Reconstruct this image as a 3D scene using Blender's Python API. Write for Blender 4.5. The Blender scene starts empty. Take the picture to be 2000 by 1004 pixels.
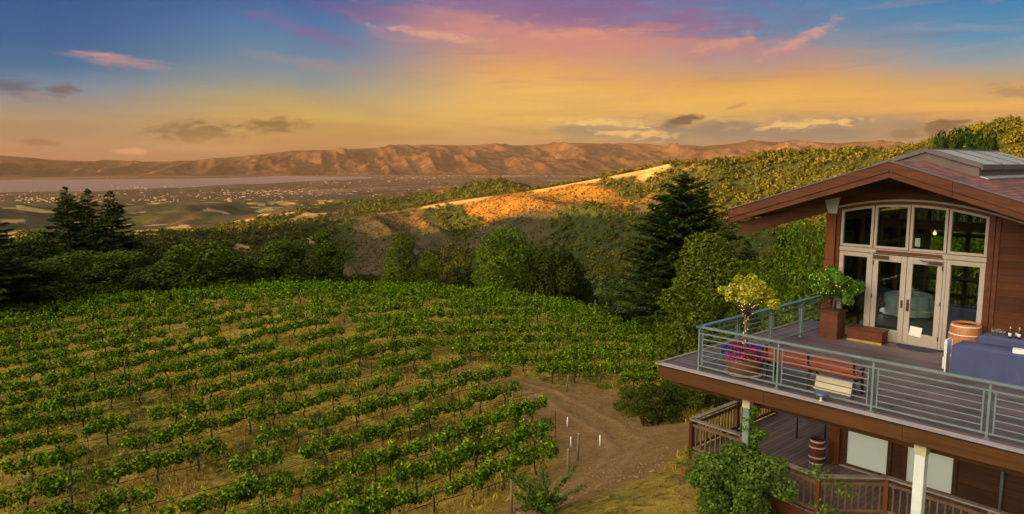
import bpy, math, random
import numpy as np
from mathutils import Matrix, Vector

scene = bpy.context.scene
R = math.radians
COL = scene.collection

# ------------------------------------------------------------------ camera
FPX, PXC, PYC, CAMH = 1444.0, 1000.0, 502.0, 5.2        # focal length in photo pixels, photo centre, eye height over the terrace
PITCH = math.atan(182 / FPX)
cam_d = bpy.data.cameras.new('camera')
cam_d.sensor_width = 36.0
cam_d.lens = 36.0 * FPX / 2000.0
cam_d.clip_start = 0.2
cam_d.clip_end = 120000
cam = bpy.data.objects.new('camera', cam_d)
COL.objects.link(cam)
cam.location = (0, 0, CAMH)
cam.rotation_euler = (math.pi / 2 - PITCH, 0, 0)
scene.camera = cam

# ------------------------------------------------------------------ exposure
vs = scene.view_settings
vs.view_transform = 'Standard'
vs.look = 'None'
vs.exposure = 2.05
vs.gamma = 1.0

# ------------------------------------------------------------------ helpers for colour and nodes
def lin(r, g, b):
    f = lambda c: (c / 255 / 12.92) if c / 255 <= 0.04045 else ((c / 255 + 0.055) / 1.055) ** 2.4
    return (f(r), f(g), f(b))

class NT:
    """tiny expression builder over a node tree"""
    def __init__(s, tree):
        s.t = tree; s.n = tree.nodes; s.l = tree.links
    def new(s, kind, **kw):
        n = s.n.new(kind)
        for k, v in kw.items(): setattr(n, k, v)
        return n
    def put(s, sock, v):
        if isinstance(v, bpy.types.NodeSocket): s.l.new(v, sock)
        elif v is not None: sock.default_value = v
    def m(s, op, a, b=None, c=None, clamp=False):
        n = s.new('ShaderNodeMath', operation=op, use_clamp=clamp)
        s.put(n.inputs[0], a); s.put(n.inputs[1], b)
        if c is not None: s.put(n.inputs[2], c)
        return n.outputs[0]
    def add(s, a, b): return s.m('ADD', a, b)
    def sub(s, a, b): return s.m('SUBTRACT', a, b)
    def mul(s, a, b): return s.m('MULTIPLY', a, b)
    def mix(s, f, a, b, blend='MIX'):
        n = s.new('ShaderNodeMix', data_type='RGBA', blend_type=blend)
        s.put(n.inputs[0], f)
        for i, v in ((6, a), (7, b)):
            if isinstance(v, bpy.types.NodeSocket): s.l.new(v, n.inputs[i])
            else: n.inputs[i].default_value = (*v[:3], 1)
        return n.outputs[2]
    def ramp(s, f, stops, interp='LINEAR'):
        n = s.new('ShaderNodeValToRGB')
        cr = n.color_ramp; cr.interpolation = interp
        while len(cr.elements) > 1: cr.elements.remove(cr.elements[-1])
        for i, (p, c) in enumerate(stops):
            e = cr.elements[0] if i == 0 else cr.elements.new(p)
            e.position = p; e.color = (*c[:3], 1)
        s.put(n.inputs[0], f)
        return n.outputs[0]
    def smooth(s, x, lo, hi):
        n = s.new('ShaderNodeMapRange', interpolation_type='SMOOTHSTEP')
        s.put(n.inputs[0], x); s.put(n.inputs[1], lo); s.put(n.inputs[2], hi)
        n.inputs[3].default_value = 0; n.inputs[4].default_value = 1
        return n.outputs[0]
    def vec(s, x, y, z=0.0):
        n = s.new('ShaderNodeCombineXYZ')
        s.put(n.inputs[0], x); s.put(n.inputs[1], y); s.put(n.inputs[2], z)
        return n.outputs[0]
    def noise(s, v, scale=1.0, detail=4.0, rough=0.55, out=0, dist=0.0):
        n = s.new('ShaderNodeTexNoise')
        s.put(n.inputs['Vector'], v); n.inputs['Scale'].default_value = scale
        n.inputs['Detail'].default_value = detail; n.inputs['Roughness'].default_value = rough
        n.inputs['Distortion'].default_value = dist
        return n.outputs[out]

# ------------------------------------------------------------------ sun and sky
SUN_AZ, SUN_EL = R(-115), R(6.0)          # low, from the left and a little behind
SDIR = Vector((math.sin(SUN_AZ) * math.cos(SUN_EL), math.cos(SUN_AZ) * math.cos(SUN_EL), math.sin(SUN_EL)))
sun_d = bpy.data.lights.new('sun', 'SUN')
sun_d.energy = 5.0
sun_d.angle = R(0.5)
sun_d.color = (1.0, 0.54, 0.18)
sun = bpy.data.objects.new('sun', sun_d)
COL.objects.link(sun)
sun.rotation_euler = SDIR.to_track_quat('Z', 'Y').to_euler()

world = bpy.data.worlds.new('World')
scene.world = world
world.use_nodes = True
def build_sky():
    w = NT(world.node_tree)
    w.n.clear()
    out = w.new('ShaderNodeOutputWorld')
    bg = w.new('ShaderNodeBackground')
    w.l.new(bg.outputs[0], out.inputs[0])
    tc = w.new('ShaderNodeTexCoord')
    sep = w.new('ShaderNodeSeparateXYZ')
    w.l.new(tc.outputs['Generated'], sep.inputs[0])
    X, Y, Z = sep.outputs
    az = w.m('MULTIPLY', w.m('ARCTAN2', X, Y), 180 / math.pi)       # degrees, right of the view axis positive
    el = w.m('MULTIPLY', w.m('ARCSINE', Z), 180 / math.pi)
    # helper to turn where a cloud stands in the photograph into its bearing and height in the sky
    def A(px): return math.degrees(math.atan((px - PXC) / FPX))
    def E(px, py):
        x, zz = (px - PXC) / FPX, -(py - PYC) / FPX
        c, s_ = math.cos(PITCH), math.sin(PITCH)
        d = Vector((x, c + zz * s_, -s_ + zz * c)); d.normalize()
        return math.degrees(math.asin(d.z))
    # large soft warp so that no edge in the sky is straight
    nv = w.vec(w.mul(az, 0.06), w.mul(el, 0.22), 3.7)
    warp = w.noise(nv, 1.0, 3.0, 0.5)
    el_w = w.add(el, w.mul(w.sub(warp, 0.5), 3.0))
    el01 = w.m('DIVIDE', w.add(el_w, 2.0), 20.0, clamp=True)         # -2..18 degrees
    def col(px, pts):
        st = []
        for py, rgb in pts:
            st.append(((E(px, py) + 2.0) / 20.0, lin(*rgb)))
        st.sort(key=lambda q: q[0])
        return w.ramp(el01, st)
    c0 = col(100, [(-80, (0, 74, 132)), (0, (4, 84, 142)), (70, (6, 94, 150)), (120, (28, 108, 150)), (165, (104, 136, 160)), (205, (142, 140, 138)), (245, (164, 142, 112)), (280, (152, 120, 92)), (308, (152, 102, 76)), (335, (140, 90, 68))])
    c1 = col(600, [(-80, (40, 88, 146)), (0, (50, 98, 156)), (60, (66, 118, 166)), (110, (92, 132, 162)), (160, (146, 152, 140)), (200, (186, 164, 108)), (240, (206, 168, 88)), (280, (178, 136, 76)), (310, (158, 110, 72))])
    c2 = col(1050, [(-80, (84, 90, 150)), (0, (120, 110, 160)), (60, (196, 142, 138)), (100, (216, 152, 116)), (140, (230, 168, 96)), (185, (238, 186, 96)), (220, (232, 182, 94)), (260, (206, 160, 92)), (300, (176, 128, 84))])
    c3 = col(1500, [(-80, (44, 108, 162)), (0, (66, 128, 174)), (60, (98, 136, 168)), (110, (170, 148, 140)), (150, (218, 158, 96)), (190, (240, 182, 86)), (220, (232, 176, 92)), (250, (184, 154, 112)), (285, (152, 130, 98))])
    c4 = col(1950, [(-80, (30, 108, 162)), (0, (44, 128, 178)), (80, (72, 144, 180)), (122, (136, 156, 164)), (155, (204, 162, 106)), (190, (238, 178, 92)), (220, (214, 162, 92)), (250, (170, 148, 110)), (300, (150, 130, 96))])
    base = c0
    prev = A(100)
    for px, c in ((600, c1), (1050, c2), (1500, c3), (1950, c4)):
        base = w.mix(w.smooth(az, prev + 0.5, A(px) - 0.5), base, c)
        prev = A(px)
    # streaky texture used by every cloud
    fine = w.noise(w.vec(w.mul(az, 0.30), w.mul(el, 1.25), 0.0), 1.0, 6.0, 0.60, dist=0.6)
    finer = w.noise(w.vec(w.mul(az, 0.9), w.mul(el, 2.8), 9.0), 1.0, 5.0, 0.6, dist=0.4)
    def cloud(px, py, wid, hei, rot, rgb, strength=1.0, soft=0.9, tex=0.9, t=None):
        nonlocal base
        t = t or fine
        a0, e0 = A(px), E(px, py)
        ra, re = wid / FPX * 57.3 * math.cos(R(a0)) ** 2, hei / FPX * 57.3
        dx, dy = w.sub(az, a0), w.sub(el, e0)
        cr, sr = math.cos(R(rot)), math.sin(R(rot))
        u = w.mul(w.add(w.mul(dx, cr), w.mul(dy, sr)), 1 / ra)
        v = w.mul(w.add(w.mul(dx, -sr), w.mul(dy, cr)), 1 / re)
        d = w.m('SQRT', w.add(w.mul(u, u), w.mul(v, v)))
        d = w.add(d, w.mul(w.sub(t, 0.5), -2.4 * tex))
        k = w.mul(w.sub(1.0, w.smooth(d, 1.0 - soft, 1.15)), strength)
        base = w.mix(k, base, lin(*rgb))
    wis = w.noise(w.vec(w.add(w.mul(az, 0.10), w.mul(el, 0.12)), w.add(w.mul(el, 0.95), w.mul(az, -0.06)), 2.0), 1.0, 7.0, 0.62, dist=0.9)
    high = w.smooth(el, 2.0, 6.5)
    base = w.mix(w.mul(w.mul(w.smooth(wis, 0.50, 0.68), high), w.mul(w.smooth(az, -16.0, 4.0), 0.28)), base, lin(206, 150, 132))
    base = w.mix(w.mul(w.mul(w.sub(1.0, w.smooth(wis, 0.30, 0.46)), high), w.mul(w.smooth(az, -16.0, 0.0), 0.24)), base, lin(92, 104, 140))
    base = w.mix(w.mul(w.smooth(w.noise(w.vec(w.mul(az, 0.08), w.mul(el, 1.3), 7.0), 1.0, 6.0, 0.6, dist=0.5), 0.46, 0.62), w.mul(w.sub(1.0, high), 0.30)), base, lin(160, 122, 84))
    # broad mauve and rose sheet over the middle
    cloud(1120, 30, 420, 80, -3, (128, 96, 146), 0.80, 0.95, 0.6)
    cloud(1330, 60, 190, 55, -8, (136, 104, 146), 0.7, 0.95, 1.2)
    cloud(880, 50, 190, 40, -6, (206, 140, 132), 0.85, 0.95, 0.9)
    cloud(1180, 85, 300, 42, -4, (214, 144, 122), 0.80, 0.95, 0.9)
    cloud(1420, 100, 200, 34, -6, (190, 136, 132), 0.7, 0.95, 1.4)
    cloud(1245, 33, 70, 9, -2, (110, 124, 176), 0.6, 0.9, 1.0)
    cloud(860, 68, 110, 10, -7, (226, 168, 140), 0.7, 0.9, 1.2, finer)
    cloud(1120, 66, 120, 12, 0, (226, 156, 124), 0.6, 0.9, 1.2, finer)
    cloud(1550, 78, 92, 13, 24, (218, 154, 138), 0.8, 0.95, 1.2, finer)
    cloud(1400, 86, 80, 12, 12, (220, 156, 130), 0.6, 0.9, 1.4, finer)
    cloud(720, 22, 190, 26, -6, (108, 96, 148), 0.7, 0.95, 0.7)
    cloud(620, 66, 130, 17, -16, (118, 104, 150), 0.75, 0.9, 0.8)
    cloud(660, 130, 190, 14, -7, (150, 140, 142), 0.7, 0.9, 0.8)
    cloud(640, 195, 170, 14, -10, (176, 150, 112), 0.55, 0.9, 1.2)
    cloud(255, 119, 115, 13, -3, (176, 138, 146), 0.8, 0.9, 1.2)
    cloud(220, 107, 60, 4, -2, (208, 150, 140), 0.6, 0.8, 0.9, finer)
    cloud(430, 140, 130, 12, -4, (124, 142, 152), 0.5, 0.9, 1.1)
    cloud(40, 168, 105, 20, -12, (76, 88, 108), 0.85, 0.95, 1.0)
    cloud(140, 176, 42, 13, 4, (88, 90, 100), 0.85, 0.9, 1.1, finer)
    cloud(100, 192, 50, 7, -12, (150, 124, 124), 0.5, 0.8, 1.0, finer)
    cloud(385, 258, 98, 21, 1, (116, 98, 58), 0.9, 0.8, 1.1, finer)
    cloud(545, 246, 80, 15, 2, (120, 100, 58), 0.9, 0.8, 1.1, finer)
    cloud(85, 279, 42, 7, 0, (122, 84, 62), 1.0, 0.6, 0.9, finer)
    cloud(265, 297, 36, 8, 2, (228, 152, 112), 0.8, 0.6, 0.9, finer)
    cloud(210, 284, 40, 6, 0, (160, 120, 84), 0.7, 0.7, 0.9, finer)
    cloud(420, 292, 150, 9, 0, (200, 142, 104), 0.5, 0.9, 1.0)
    # grey bank with broken gold tops low on the right
    cloud(1420, 256, 400, 32, 0, (130, 122, 104), 0.95, 0.9, 0.9)
    cloud(1180, 250, 110, 20, 2, (150, 138, 110), 0.7, 0.8, 1.2, finer)
    cloud(1180, 240, 120, 8, -3, (240, 196, 120), 1.0, 0.8, 1.7, finer)
    cloud(1240, 262, 90, 10, -4, (238, 192, 120), 1.0, 0.8, 1.8, finer)
    cloud(1560, 243, 115, 9, 3, (242, 194, 114), 1.0, 0.7, 1.7, finer)
    cloud(1400, 232, 160, 6, -2, (222, 178, 104), 0.6, 0.9, 1.5, finer)
    cloud(1500, 262, 200, 9, 1, (134, 126, 112), 0.6, 0.9, 1.2, finer)
    cloud(1325, 236, 44, 11, 14, (104, 86, 58), 1.0, 0.6, 1.0, finer)
    cloud(1430, 208, 26, 4, 14, (176, 140, 82), 0.7, 0.7, 0.8, finer)
    cloud(1830, 248, 56, 14, 16, (112, 86, 62), 1.0, 0.6, 1.0, finer)
    cloud(1760, 262, 40, 9, 4, (122, 96, 70), 0.9, 0.7, 1.0, finer)
    cloud(1960, 180, 62, 12, -8, (168, 134, 100), 0.8, 0.8, 1.1, finer)
    cloud(1850, 58, 130, 8, -4, (140, 154, 178), 0.5, 0.9, 1.3)
    cloud(1900, 90, 120, 9, 6, (130, 156, 178), 0.5, 0.9, 1.3)
    # the rest of the dome: physical sky, warmer towards the sun behind the left shoulder
    sky = w.new('ShaderNodeTexSky', sky_type='NISHITA', sun_disc=False)
    sky.sun_elevation = SUN_EL
    sky.sun_rotation = SUN_AZ
    sky.air_density = 1.2; sky.dust_density = 2.0; sky.ozone_density = 1.5
    dome = w.mix(1.0, sky.outputs[0], (0.035, 0.035, 0.035), 'MULTIPLY')
    thin = w.noise(w.vec(w.mul(az, 0.03), w.mul(el, 0.06), 5.0), 1.0, 5.0, 0.55)
    dome = w.mix(w.mul(w.smooth(thin, 0.42, 0.62), 0.75), dome, (0.13, 0.14, 0.165))
    gd = Vector((math.sin(R(-125)) * math.cos(R(26)), math.cos(R(-125)) * math.cos(R(26)), math.sin(R(26))))
    dot = w.new('ShaderNodeVectorMath', operation='DOT_PRODUCT'); w.l.new(tc.outputs['Generated'], dot.inputs[0]); dot.inputs[1].default_value = gd
    dome = w.mix(w.smooth(dot.outputs['Value'], 0.55, 1.0), dome, (1.32, 1.12, 0.84))       # afterglow round the hidden sun
    front = w.mul(w.sub(1.0, w.smooth(w.m('ABSOLUTE', az), 42.0, 75.0)), w.sub(1.0, w.smooth(el, 15.0, 30.0)))
    base = w.mix(1.0, base, (0.240, 0.240, 0.240), 'MULTIPLY')      # the sky is shown through the camera's exposure
    res = w.mix(front, dome, base)
    w.l.new(res, bg.inputs[0])
    bg.inputs[1].default_value = 1.0
build_sky()

# ------------------------------------------------------------------ tagging and object helpers
def tag(o, label=None, cat=None, group=None, kind=None):
    if label: o['label'] = label
    if cat: o['category'] = cat
    if group: o['group'] = group
    if kind: o['kind'] = kind
    return o

ORG = Vector((3.79, 18.90, 0.0))                    # outer corner of the terrace
UDIR, VDIR = Vector((0.6690, -0.7433, 0)), Vector((0.7433, 0.6690, 0))
UROT = math.atan2(UDIR.y, UDIR.x)
def P(u, v, z=0.0): return ORG + UDIR * u + VDIR * v + Vector((0, 0, z))

def thing(name, label, cat, loc=(0, 0, 0), rz=0.0, group=None, uv=True):
    """Empty at the base of a thing; with uv=True loc is in the house's own grid"""
    o = bpy.data.objects.new(name, None)
    COL.objects.link(o)
    o.empty_display_size = 0.2
    if uv:
        o.location = P(*loc); o.rotation_euler = (0, 0, UROT + rz)
    else:
        o.location = loc; o.rotation_euler = (0, 0, rz)
    return tag(o, label, cat, group)

def link(name, me, parent=None):
    o = bpy.data.objects.new(name, me)
    COL.objects.link(o)
    if parent is not None: o.parent = parent
    return o

class MB:
    def __init__(s): s.v, s.f, s.sm = [], [], []
    def face_add(s, vs_, fs, smooth=False):
        b = len(s.v); s.v += [tuple(q) for q in vs_]
        s.f += [tuple(b + i for i in q) for q in fs]; s.sm += [smooth] * len(fs)
        return s
    def box(s, x0, x1, y0, y1, z0, z1):
        vs_ = [(x, y, z) for z in (z0, z1) for y in (y0, y1) for x in (x0, x1)]
        return s.face_add(vs_, [(0, 2, 3, 1), (4, 5, 7, 6), (0, 1, 5, 4), (1, 3, 7, 5), (3, 2, 6, 7), (2, 0, 4, 6)])
    def bar(s, p, q, w, h, up=(0, 0, 1)):
        p, q, up = Vector(p), Vector(q), Vector(up)
        d = (q - p).normalized(); sd = d.cross(up)
        if sd.length < 1e-4: sd = d.cross(Vector((0, 1, 0)))
        sd.normalize(); up = sd.cross(d)
        vs_ = [e + sd * (a * w / 2) + up * (b * h / 2) for e in (p, q) for a, b in ((-1, -1), (1, -1), (1, 1), (-1, 1))]
        return s.face_add(vs_, [(3, 2, 1, 0), (4, 5, 6, 7), (0, 1, 5, 4), (1, 2, 6, 5), (2, 3, 7, 6), (3, 0, 4, 7)])
    def tube(s, path, radii, n=8, smooth=True):
        path = [Vector(p) for p in path]
        if not hasattr(radii, '__len__'): radii = [radii] * len(path)
        vs_, fs = [], []
        ref = Vector((0.31, 0.95, 0.05))
        for i, p in enumerate(path):
            d = (path[min(i + 1, len(path) - 1)] - path[max(i - 1, 0)]).normalized()
            a = d.cross(ref)
            if a.length < 1e-3: a = d.cross(Vector((1, 0, 0)))
            a.normalize(); b = d.cross(a)
            for k in range(n):
                t = 2 * math.pi * k / n
                vs_.append(p + (a * math.cos(t) + b * math.sin(t)) * radii[i])
        for i in range(len(path) - 1):
            for k in range(n):
                k2 = (k + 1) % n
                fs.append((i * n + k, i * n + k2, (i + 1) * n + k2, (i + 1) * n + k))
        fs.append(tuple(range(n))[::-1]); fs.append(tuple((len(path) - 1) * n + k for k in range(n)))
        return s.face_add(vs_, fs, smooth)
    def lathe(s, prof, c=(0, 0, 0), n=24, smooth=True, cap=True):
        vs_ = [(c[0] + r * math.cos(2 * math.pi * k / n), c[1] + r * math.sin(2 * math.pi * k / n), c[2] + z) for r, z in prof for k in range(n)]
        fs = [(i * n + k, i * n + (k + 1) % n, (i + 1) * n + (k + 1) % n, (i + 1) * n + k) for i in range(len(prof) - 1) for k in range(n)]
        if cap:
            fs.append(tuple(range(n))[::-1]); fs.append(tuple((len(prof) - 1) * n + k for k in range(n)))
        return s.face_add(vs_, fs, smooth)
    def prism(s, poly, axis, a, b):
        """poly of 2D points extruded along an axis: 'y' -> (x,z), 'z' -> (x,y), 'x' -> (y,z)"""
        def mk(p, t): return {'y': (p[0], t, p[1]), 'z': (p[0], p[1], t), 'x': (t, p[0], p[1])}[axis]
        n = len(poly)
        vs_ = [mk(p, a) for p in poly] + [mk(p, b) for p in poly]
        fs = [tuple(range(n))[::-1], tuple(range(n, 2 * n))] + [(i, (i + 1) % n, n + (i + 1) % n, n + i) for i in range(n)]
        return s.face_add(vs_, fs)
    def mesh(s, name, mat, bevel=0.0):
        me = bpy.data.meshes.new(name)
        me.from_pydata(s.v, [], s.f)
        me.polygons.foreach_set('use_smooth', s.sm)
        if mat: me.materials.append(mat)
        import bmesh
        bm = bmesh.new(); bm.from_mesh(me)
        bmesh.ops.recalc_face_normals(bm, faces=bm.faces)
        if bevel > 0:
            ed = [e for e in bm.edges if len(e.link_faces) == 2 and e.calc_face_angle(0) > 0.6]
            bmesh.ops.bevel(bm, geom=ed, offset=bevel, segments=1, affect='EDGES', clamp_overlap=True)
        bm.to_mesh(me); bm.free()
        return me
    def build(s, name, mat, parent=None, bevel=0.0):
        return link(name, s.mesh(name, mat, bevel), parent)

def mesh_np(name, verts, faces, mat, smooth=False):
    """verts (N,3) and faces (M,k) numpy arrays to a mesh"""
    me = bpy.data.meshes.new(name)
    k = faces.shape[1]
    me.vertices.add(len(verts)); me.vertices.foreach_set('co', np.ascontiguousarray(verts, dtype=np.float32).ravel())
    me.loops.add(faces.size); me.loops.foreach_set('vertex_index', np.ascontiguousarray(faces, dtype=np.int32).ravel())
    me.polygons.add(len(faces))
    me.polygons.foreach_set('loop_start', np.arange(0, faces.size, k, dtype=np.int32))
    me.polygons.foreach_set('use_smooth', np.full(len(faces), smooth))
    if mat: me.materials.append(mat)
    me.update(calc_edges=True)
    return me

def copy_tree(o, parent=None):
    c = o.copy(); COL.objects.link(c)
    if parent is not None: c.parent = parent
    for ch in [x for x in bpy.data.objects if x.parent == o]:
        copy_tree(ch, c)
    return c

# ------------------------------------------------------------------ materials
def new_mat(name):
    m = bpy.data.materials.new(name); m.use_nodes = True
    nt = NT(m.node_tree)
    return m, nt, nt.n['Principled BSDF']
def ocoord(nt, kind='Object'):
    return nt.new('ShaderNodeTexCoord').outputs[kind]
def scaled(nt, v, sx, sy, sz):
    n = nt.new('ShaderNodeMapping'); nt.l.new(v, n.inputs[0]); n.inputs['Scale'].default_value = (sx, sy, sz)
    return n.outputs[0]
def bump(nt, b, h, strength=0.4, dist=0.02):
    n = nt.new('ShaderNodeBump'); nt.put(n.inputs['Height'], h)
    n.inputs['Strength'].default_value = strength; n.inputs['Distance'].default_value = dist
    nt.l.new(n.outputs[0], b.inputs['Normal'])

def plain(name, rgb, rough=0.6, var=0.12, scale=3.0, metal=0.0, stretch=(1, 1, 1), rgb2=None, b=0.0):
    """one colour broken up by worn, irregular patches"""
    m, nt, bs = new_mat(name)
    v = scaled(nt, ocoord(nt), *stretch)
    f = nt.noise(v, scale, 6.0, 0.62)
    c1 = tuple(c * (1 - var) for c in rgb); c2 = rgb2 or tuple(min(1, c * (1 + var)) for c in rgb)
    nt.l.new(nt.ramp(f, [(0.3, c1), (0.7, c2)]), bs.inputs['Base Color'])
    bs.inputs['Roughness'].default_value = rough; bs.inputs['Metallic'].default_value = metal
    bs.inputs['Specular IOR Level'].default_value = 0.5 if rough < 0.45 else 0.2
    if b: bump(nt, bs, nt.noise(v, scale * 6, 4.0), b)
    return m

def boards(name, rgb, axes, bw, blen, rough=0.7, var=0.25, gap=0.012, warm=None, rgb_gap=None, bstr=0.5):
    """planks: axes = which object axes run along and across the plank"""
    m, nt, bs = new_mat(name)
    sep = nt.new('ShaderNodeSeparateXYZ'); nt.l.new(ocoord(nt), sep.inputs[0])
    o = {'x': sep.outputs[0], 'y': sep.outputs[1], 'z': sep.outputs[2]}
    v = nt.vec(o[axes[0]], o[axes[1]], 0.0)
    br = nt.new('ShaderNodeTexBrick'); nt.l.new(v, br.inputs['Vector'])
    br.offset = 0.37; br.inputs['Scale'].default_value = 1.0
    br.inputs['Brick Width'].default_value = blen; br.inputs['Row Height'].default_value = bw
    br.inputs['Mortar Size'].default_value = gap; br.inputs['Mortar Smooth'].default_value = 0.3; br.inputs['Bias'].default_value = 0.0
    br.inputs['Color1'].default_value = (*[c * (1 - var) for c in rgb], 1)
    br.inputs['Color2'].default_value = (*[c * (1 + var) for c in (warm or rgb)], 1)
    br.inputs['Mortar'].default_value = (*(rgb_gap or [c * 0.25 for c in rgb]), 1)
    g = nt.noise(nt.vec(nt.mul(o[axes[0]], 1.5), nt.mul(o[axes[1]], 28.0), 0.0), 1.0, 5.0, 0.6)
    big = nt.noise(v, 0.7, 4.0, 0.6)
    c = nt.mix(1.0, br.outputs[0], nt.ramp(g, [(0.25, (0.72,) * 3), (0.75, (1.22,) * 3)]), 'MULTIPLY')
    c = nt.mix(1.0, c, nt.ramp(big, [(0.3, (0.75,) * 3), (0.7, (1.2,) * 3)]), 'MULTIPLY')
    nt.l.new(c, bs.inputs['Base Color'])
    bs.inputs['Roughness'].default_value = rough; bs.inputs['Specular IOR Level'].default_value = 0.2
    bump(nt, bs, nt.add(nt.mul(br.outputs['Fac'], -1.0), nt.mul(g, 0.15)), bstr, 0.012)
    return m

def leaf_mat(name, dark, mid, light, trans=0.28, patch=0.35, patch_scale=0.4):
    m, nt, bs = new_mat(name)
    rnd = nt.new('ShaderNodeNewGeometry').outputs['Random Per Island']
    n = nt.noise(ocoord(nt), patch_scale, 3.0, 0.5)
    t = nt.add(nt.mul(rnd, 1 - patch), nt.mul(n, patch))
    c = nt.ramp(t, [(0.18, dark), (0.5, mid), (0.86, light)])
    nt.l.new(c, bs.inputs['Base Color'])
    bs.inputs['Roughness'].default_value = 0.55
    bs.inputs['Specular IOR Level'].default_value = 0.06
    tr = nt.new('ShaderNodeBsdfTranslucent'); nt.l.new(c, tr.inputs[0])
    mx = nt.new('ShaderNodeMixShader'); mx.inputs[0].default_value = trans
    nt.l.new(bs.outputs[0], mx.inputs[1]); nt.l.new(tr.outputs[0], mx.inputs[2])
    nt.l.new(mx.outputs[0], nt.n['Material Output'].inputs[0])
    return m

def glow_mat(name, rgb, strength):
    m, nt, bs = new_mat(name)
    bs.inputs['Base Color'].default_value = (*rgb, 1)
    bs.inputs['Emission Color'].default_value = (*rgb, 1)
    bs.inputs['Emission Strength'].default_value = strength
    return m

def glass_mat():
    m, nt, bs = new_mat('window_glass')
    tr = nt.new('ShaderNodeBsdfTransparent'); tr.inputs[0].default_value = (0.80, 0.86, 0.82, 1)
    gl = nt.new('ShaderNodeBsdfGlossy'); gl.inputs['Roughness'].default_value = 0.02
    fr = nt.new('ShaderNodeFresnel'); fr.inputs['IOR'].default_value = 1.5
    mx = nt.new('ShaderNodeMixShader')
    nt.l.new(fr.outputs[0], mx.inputs[0]); nt.l.new(tr.outputs[0], mx.inputs[1]); nt.l.new(gl.outputs[0], mx.inputs[2])
    nt.l.new(mx.outputs[0], nt.n['Material Output'].inputs[0])
    return m

M = {}
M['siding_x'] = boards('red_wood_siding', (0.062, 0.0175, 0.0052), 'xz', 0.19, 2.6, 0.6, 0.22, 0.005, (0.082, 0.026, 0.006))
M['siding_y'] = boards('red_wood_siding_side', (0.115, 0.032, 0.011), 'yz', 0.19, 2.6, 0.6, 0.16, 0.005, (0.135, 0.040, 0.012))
M['siding_low'] = boards('dark_wood_siding', (0.075, 0.030, 0.012), 'xz', 0.19, 2.6, 0.65, 0.16, 0.005)
M['fascia'] = plain('red_brown_trim', (0.092, 0.029, 0.011), 0.5, 0.3, 1.6, stretch=(0.5, 3, 6), b=0.08)
M['beam'] = plain('brown_beam', (0.074, 0.030, 0.0075), 0.6, 0.32, 1.4, stretch=(0.5, 3, 7), b=0.1)
M['soffit'] = plain('soffit_wood', (0.08, 0.028, 0.012), 0.7, 0.2, 2.0)
M['post_brown'] = plain('rust_brown_post', (0.15, 0.045, 0.012), 0.6, 0.2, 2.0, stretch=(4, 4, 0.6))
M['deck_up'] = boards('weathered_terrace_boards', (0.105, 0.082, 0.098), 'xy', 0.14, 3.4, 0.55, 0.2, 0.006, (0.122, 0.090, 0.098))
M['edge_board'] = plain('pale_worn_edge_board', (0.33, 0.29, 0.29), 0.7, 0.3, 1.6, stretch=(0.6, 4, 1))
M['deck_low'] = boards('brown_deck_boards', (0.17, 0.125, 0.115), 'yx', 0.14, 3.2, 0.7, 0.18, 0.008, (0.19, 0.14, 0.12))
M['rail_paint'] = plain('grey_green_rail_paint', (0.125, 0.175, 0.175), 0.4, 0.14, 3.0)
M['rail_cap'] = plain('blue_grey_cap_paint', (0.05, 0.125, 0.17), 0.35, 0.12, 2.0)
M['old_rail'] = plain('old_brown_rail', (0.135, 0.085, 0.045), 0.75, 0.35, 4.0, stretch=(1, 1, 1))
M['old_cap'] = plain('weathered_cap', (0.23, 0.19, 0.145), 0.75, 0.35, 3.0)
M['teal_post'] = plain('flaking_teal_paint', (0.085, 0.185, 0.215), 0.6, 0.2, 3.0, rgb2=(0.24, 0.29, 0.20), stretch=(1, 1, 0.7))
M['white_post'] = plain('white_post_paint', (0.56, 0.62, 0.60), 0.5, 0.12, 3.0)
M['cream'] = plain('cream_frame_paint', (0.36, 0.305, 0.25), 0.5, 0.07, 3.0)
M['stain'] = plain('yellowed_post_head', (0.40, 0.36, 0.20), 0.6, 0.3, 5.0)
M['plate'] = plain('pale_metal_plate', (0.42, 0.45, 0.40), 0.5, 0.1, 5.0)
M['glass'] = glass_mat()
M['frost'] = plain('pale_shade_behind_glass', (0.74, 0.86, 0.80), 0.25, 0.05, 0.8)
M['bronze'] = plain('dark_bronze', (0.09, 0.05, 0.035), 0.4, 0.2, 5, metal=0.6)
M['brass'] = plain('brass', (0.62, 0.45, 0.12), 0.35, 0.1, 5, metal=0.7)
M['paper'] = plain('paper', (0.72, 0.68, 0.62), 0.7, 0.03, 4)
M['black'] = plain('black_metal', (0.018, 0.018, 0.022), 0.45, 0.2, 4)
M['grey_cap'] = plain('grey_purple_flashing', (0.115, 0.095, 0.10), 0.45, 0.15, 2)
M['mon_side'] = plain('brown_grey_curb', (0.125, 0.095, 0.08), 0.6, 0.15, 2)
def skylight_mat():
    m, nt, b = new_mat('pale_translucent_skylight')
    b.inputs['Base Color'].default_value = (0.66, 0.68, 0.64, 1); b.inputs['Roughness'].default_value = 0.3
    tr = nt.new('ShaderNodeBsdfTranslucent'); tr.inputs[0].default_value = (0.8, 0.82, 0.8, 1)
    mx = nt.new('ShaderNodeMixShader'); mx.inputs[0].default_value = 0.5
    nt.l.new(b.outputs[0], mx.inputs[1]); nt.l.new(tr.outputs[0], mx.inputs[2]); nt.l.new(mx.outputs[0], nt.n['Material Output'].inputs[0])
    return m
M['skylight'] = skylight_mat()
M['flashing'] = plain('lead_flashing', (0.40, 0.40, 0.42), 0.35, 0.3, 3)
M['arch_trim'] = plain('verdigris_trim', (0.30, 0.29, 0.20), 0.6, 0.2, 4)
M['floor_in'] = plain('dark_polished_floor', (0.055, 0.065, 0.055), 0.3, 0.3, 1.0)
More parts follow.
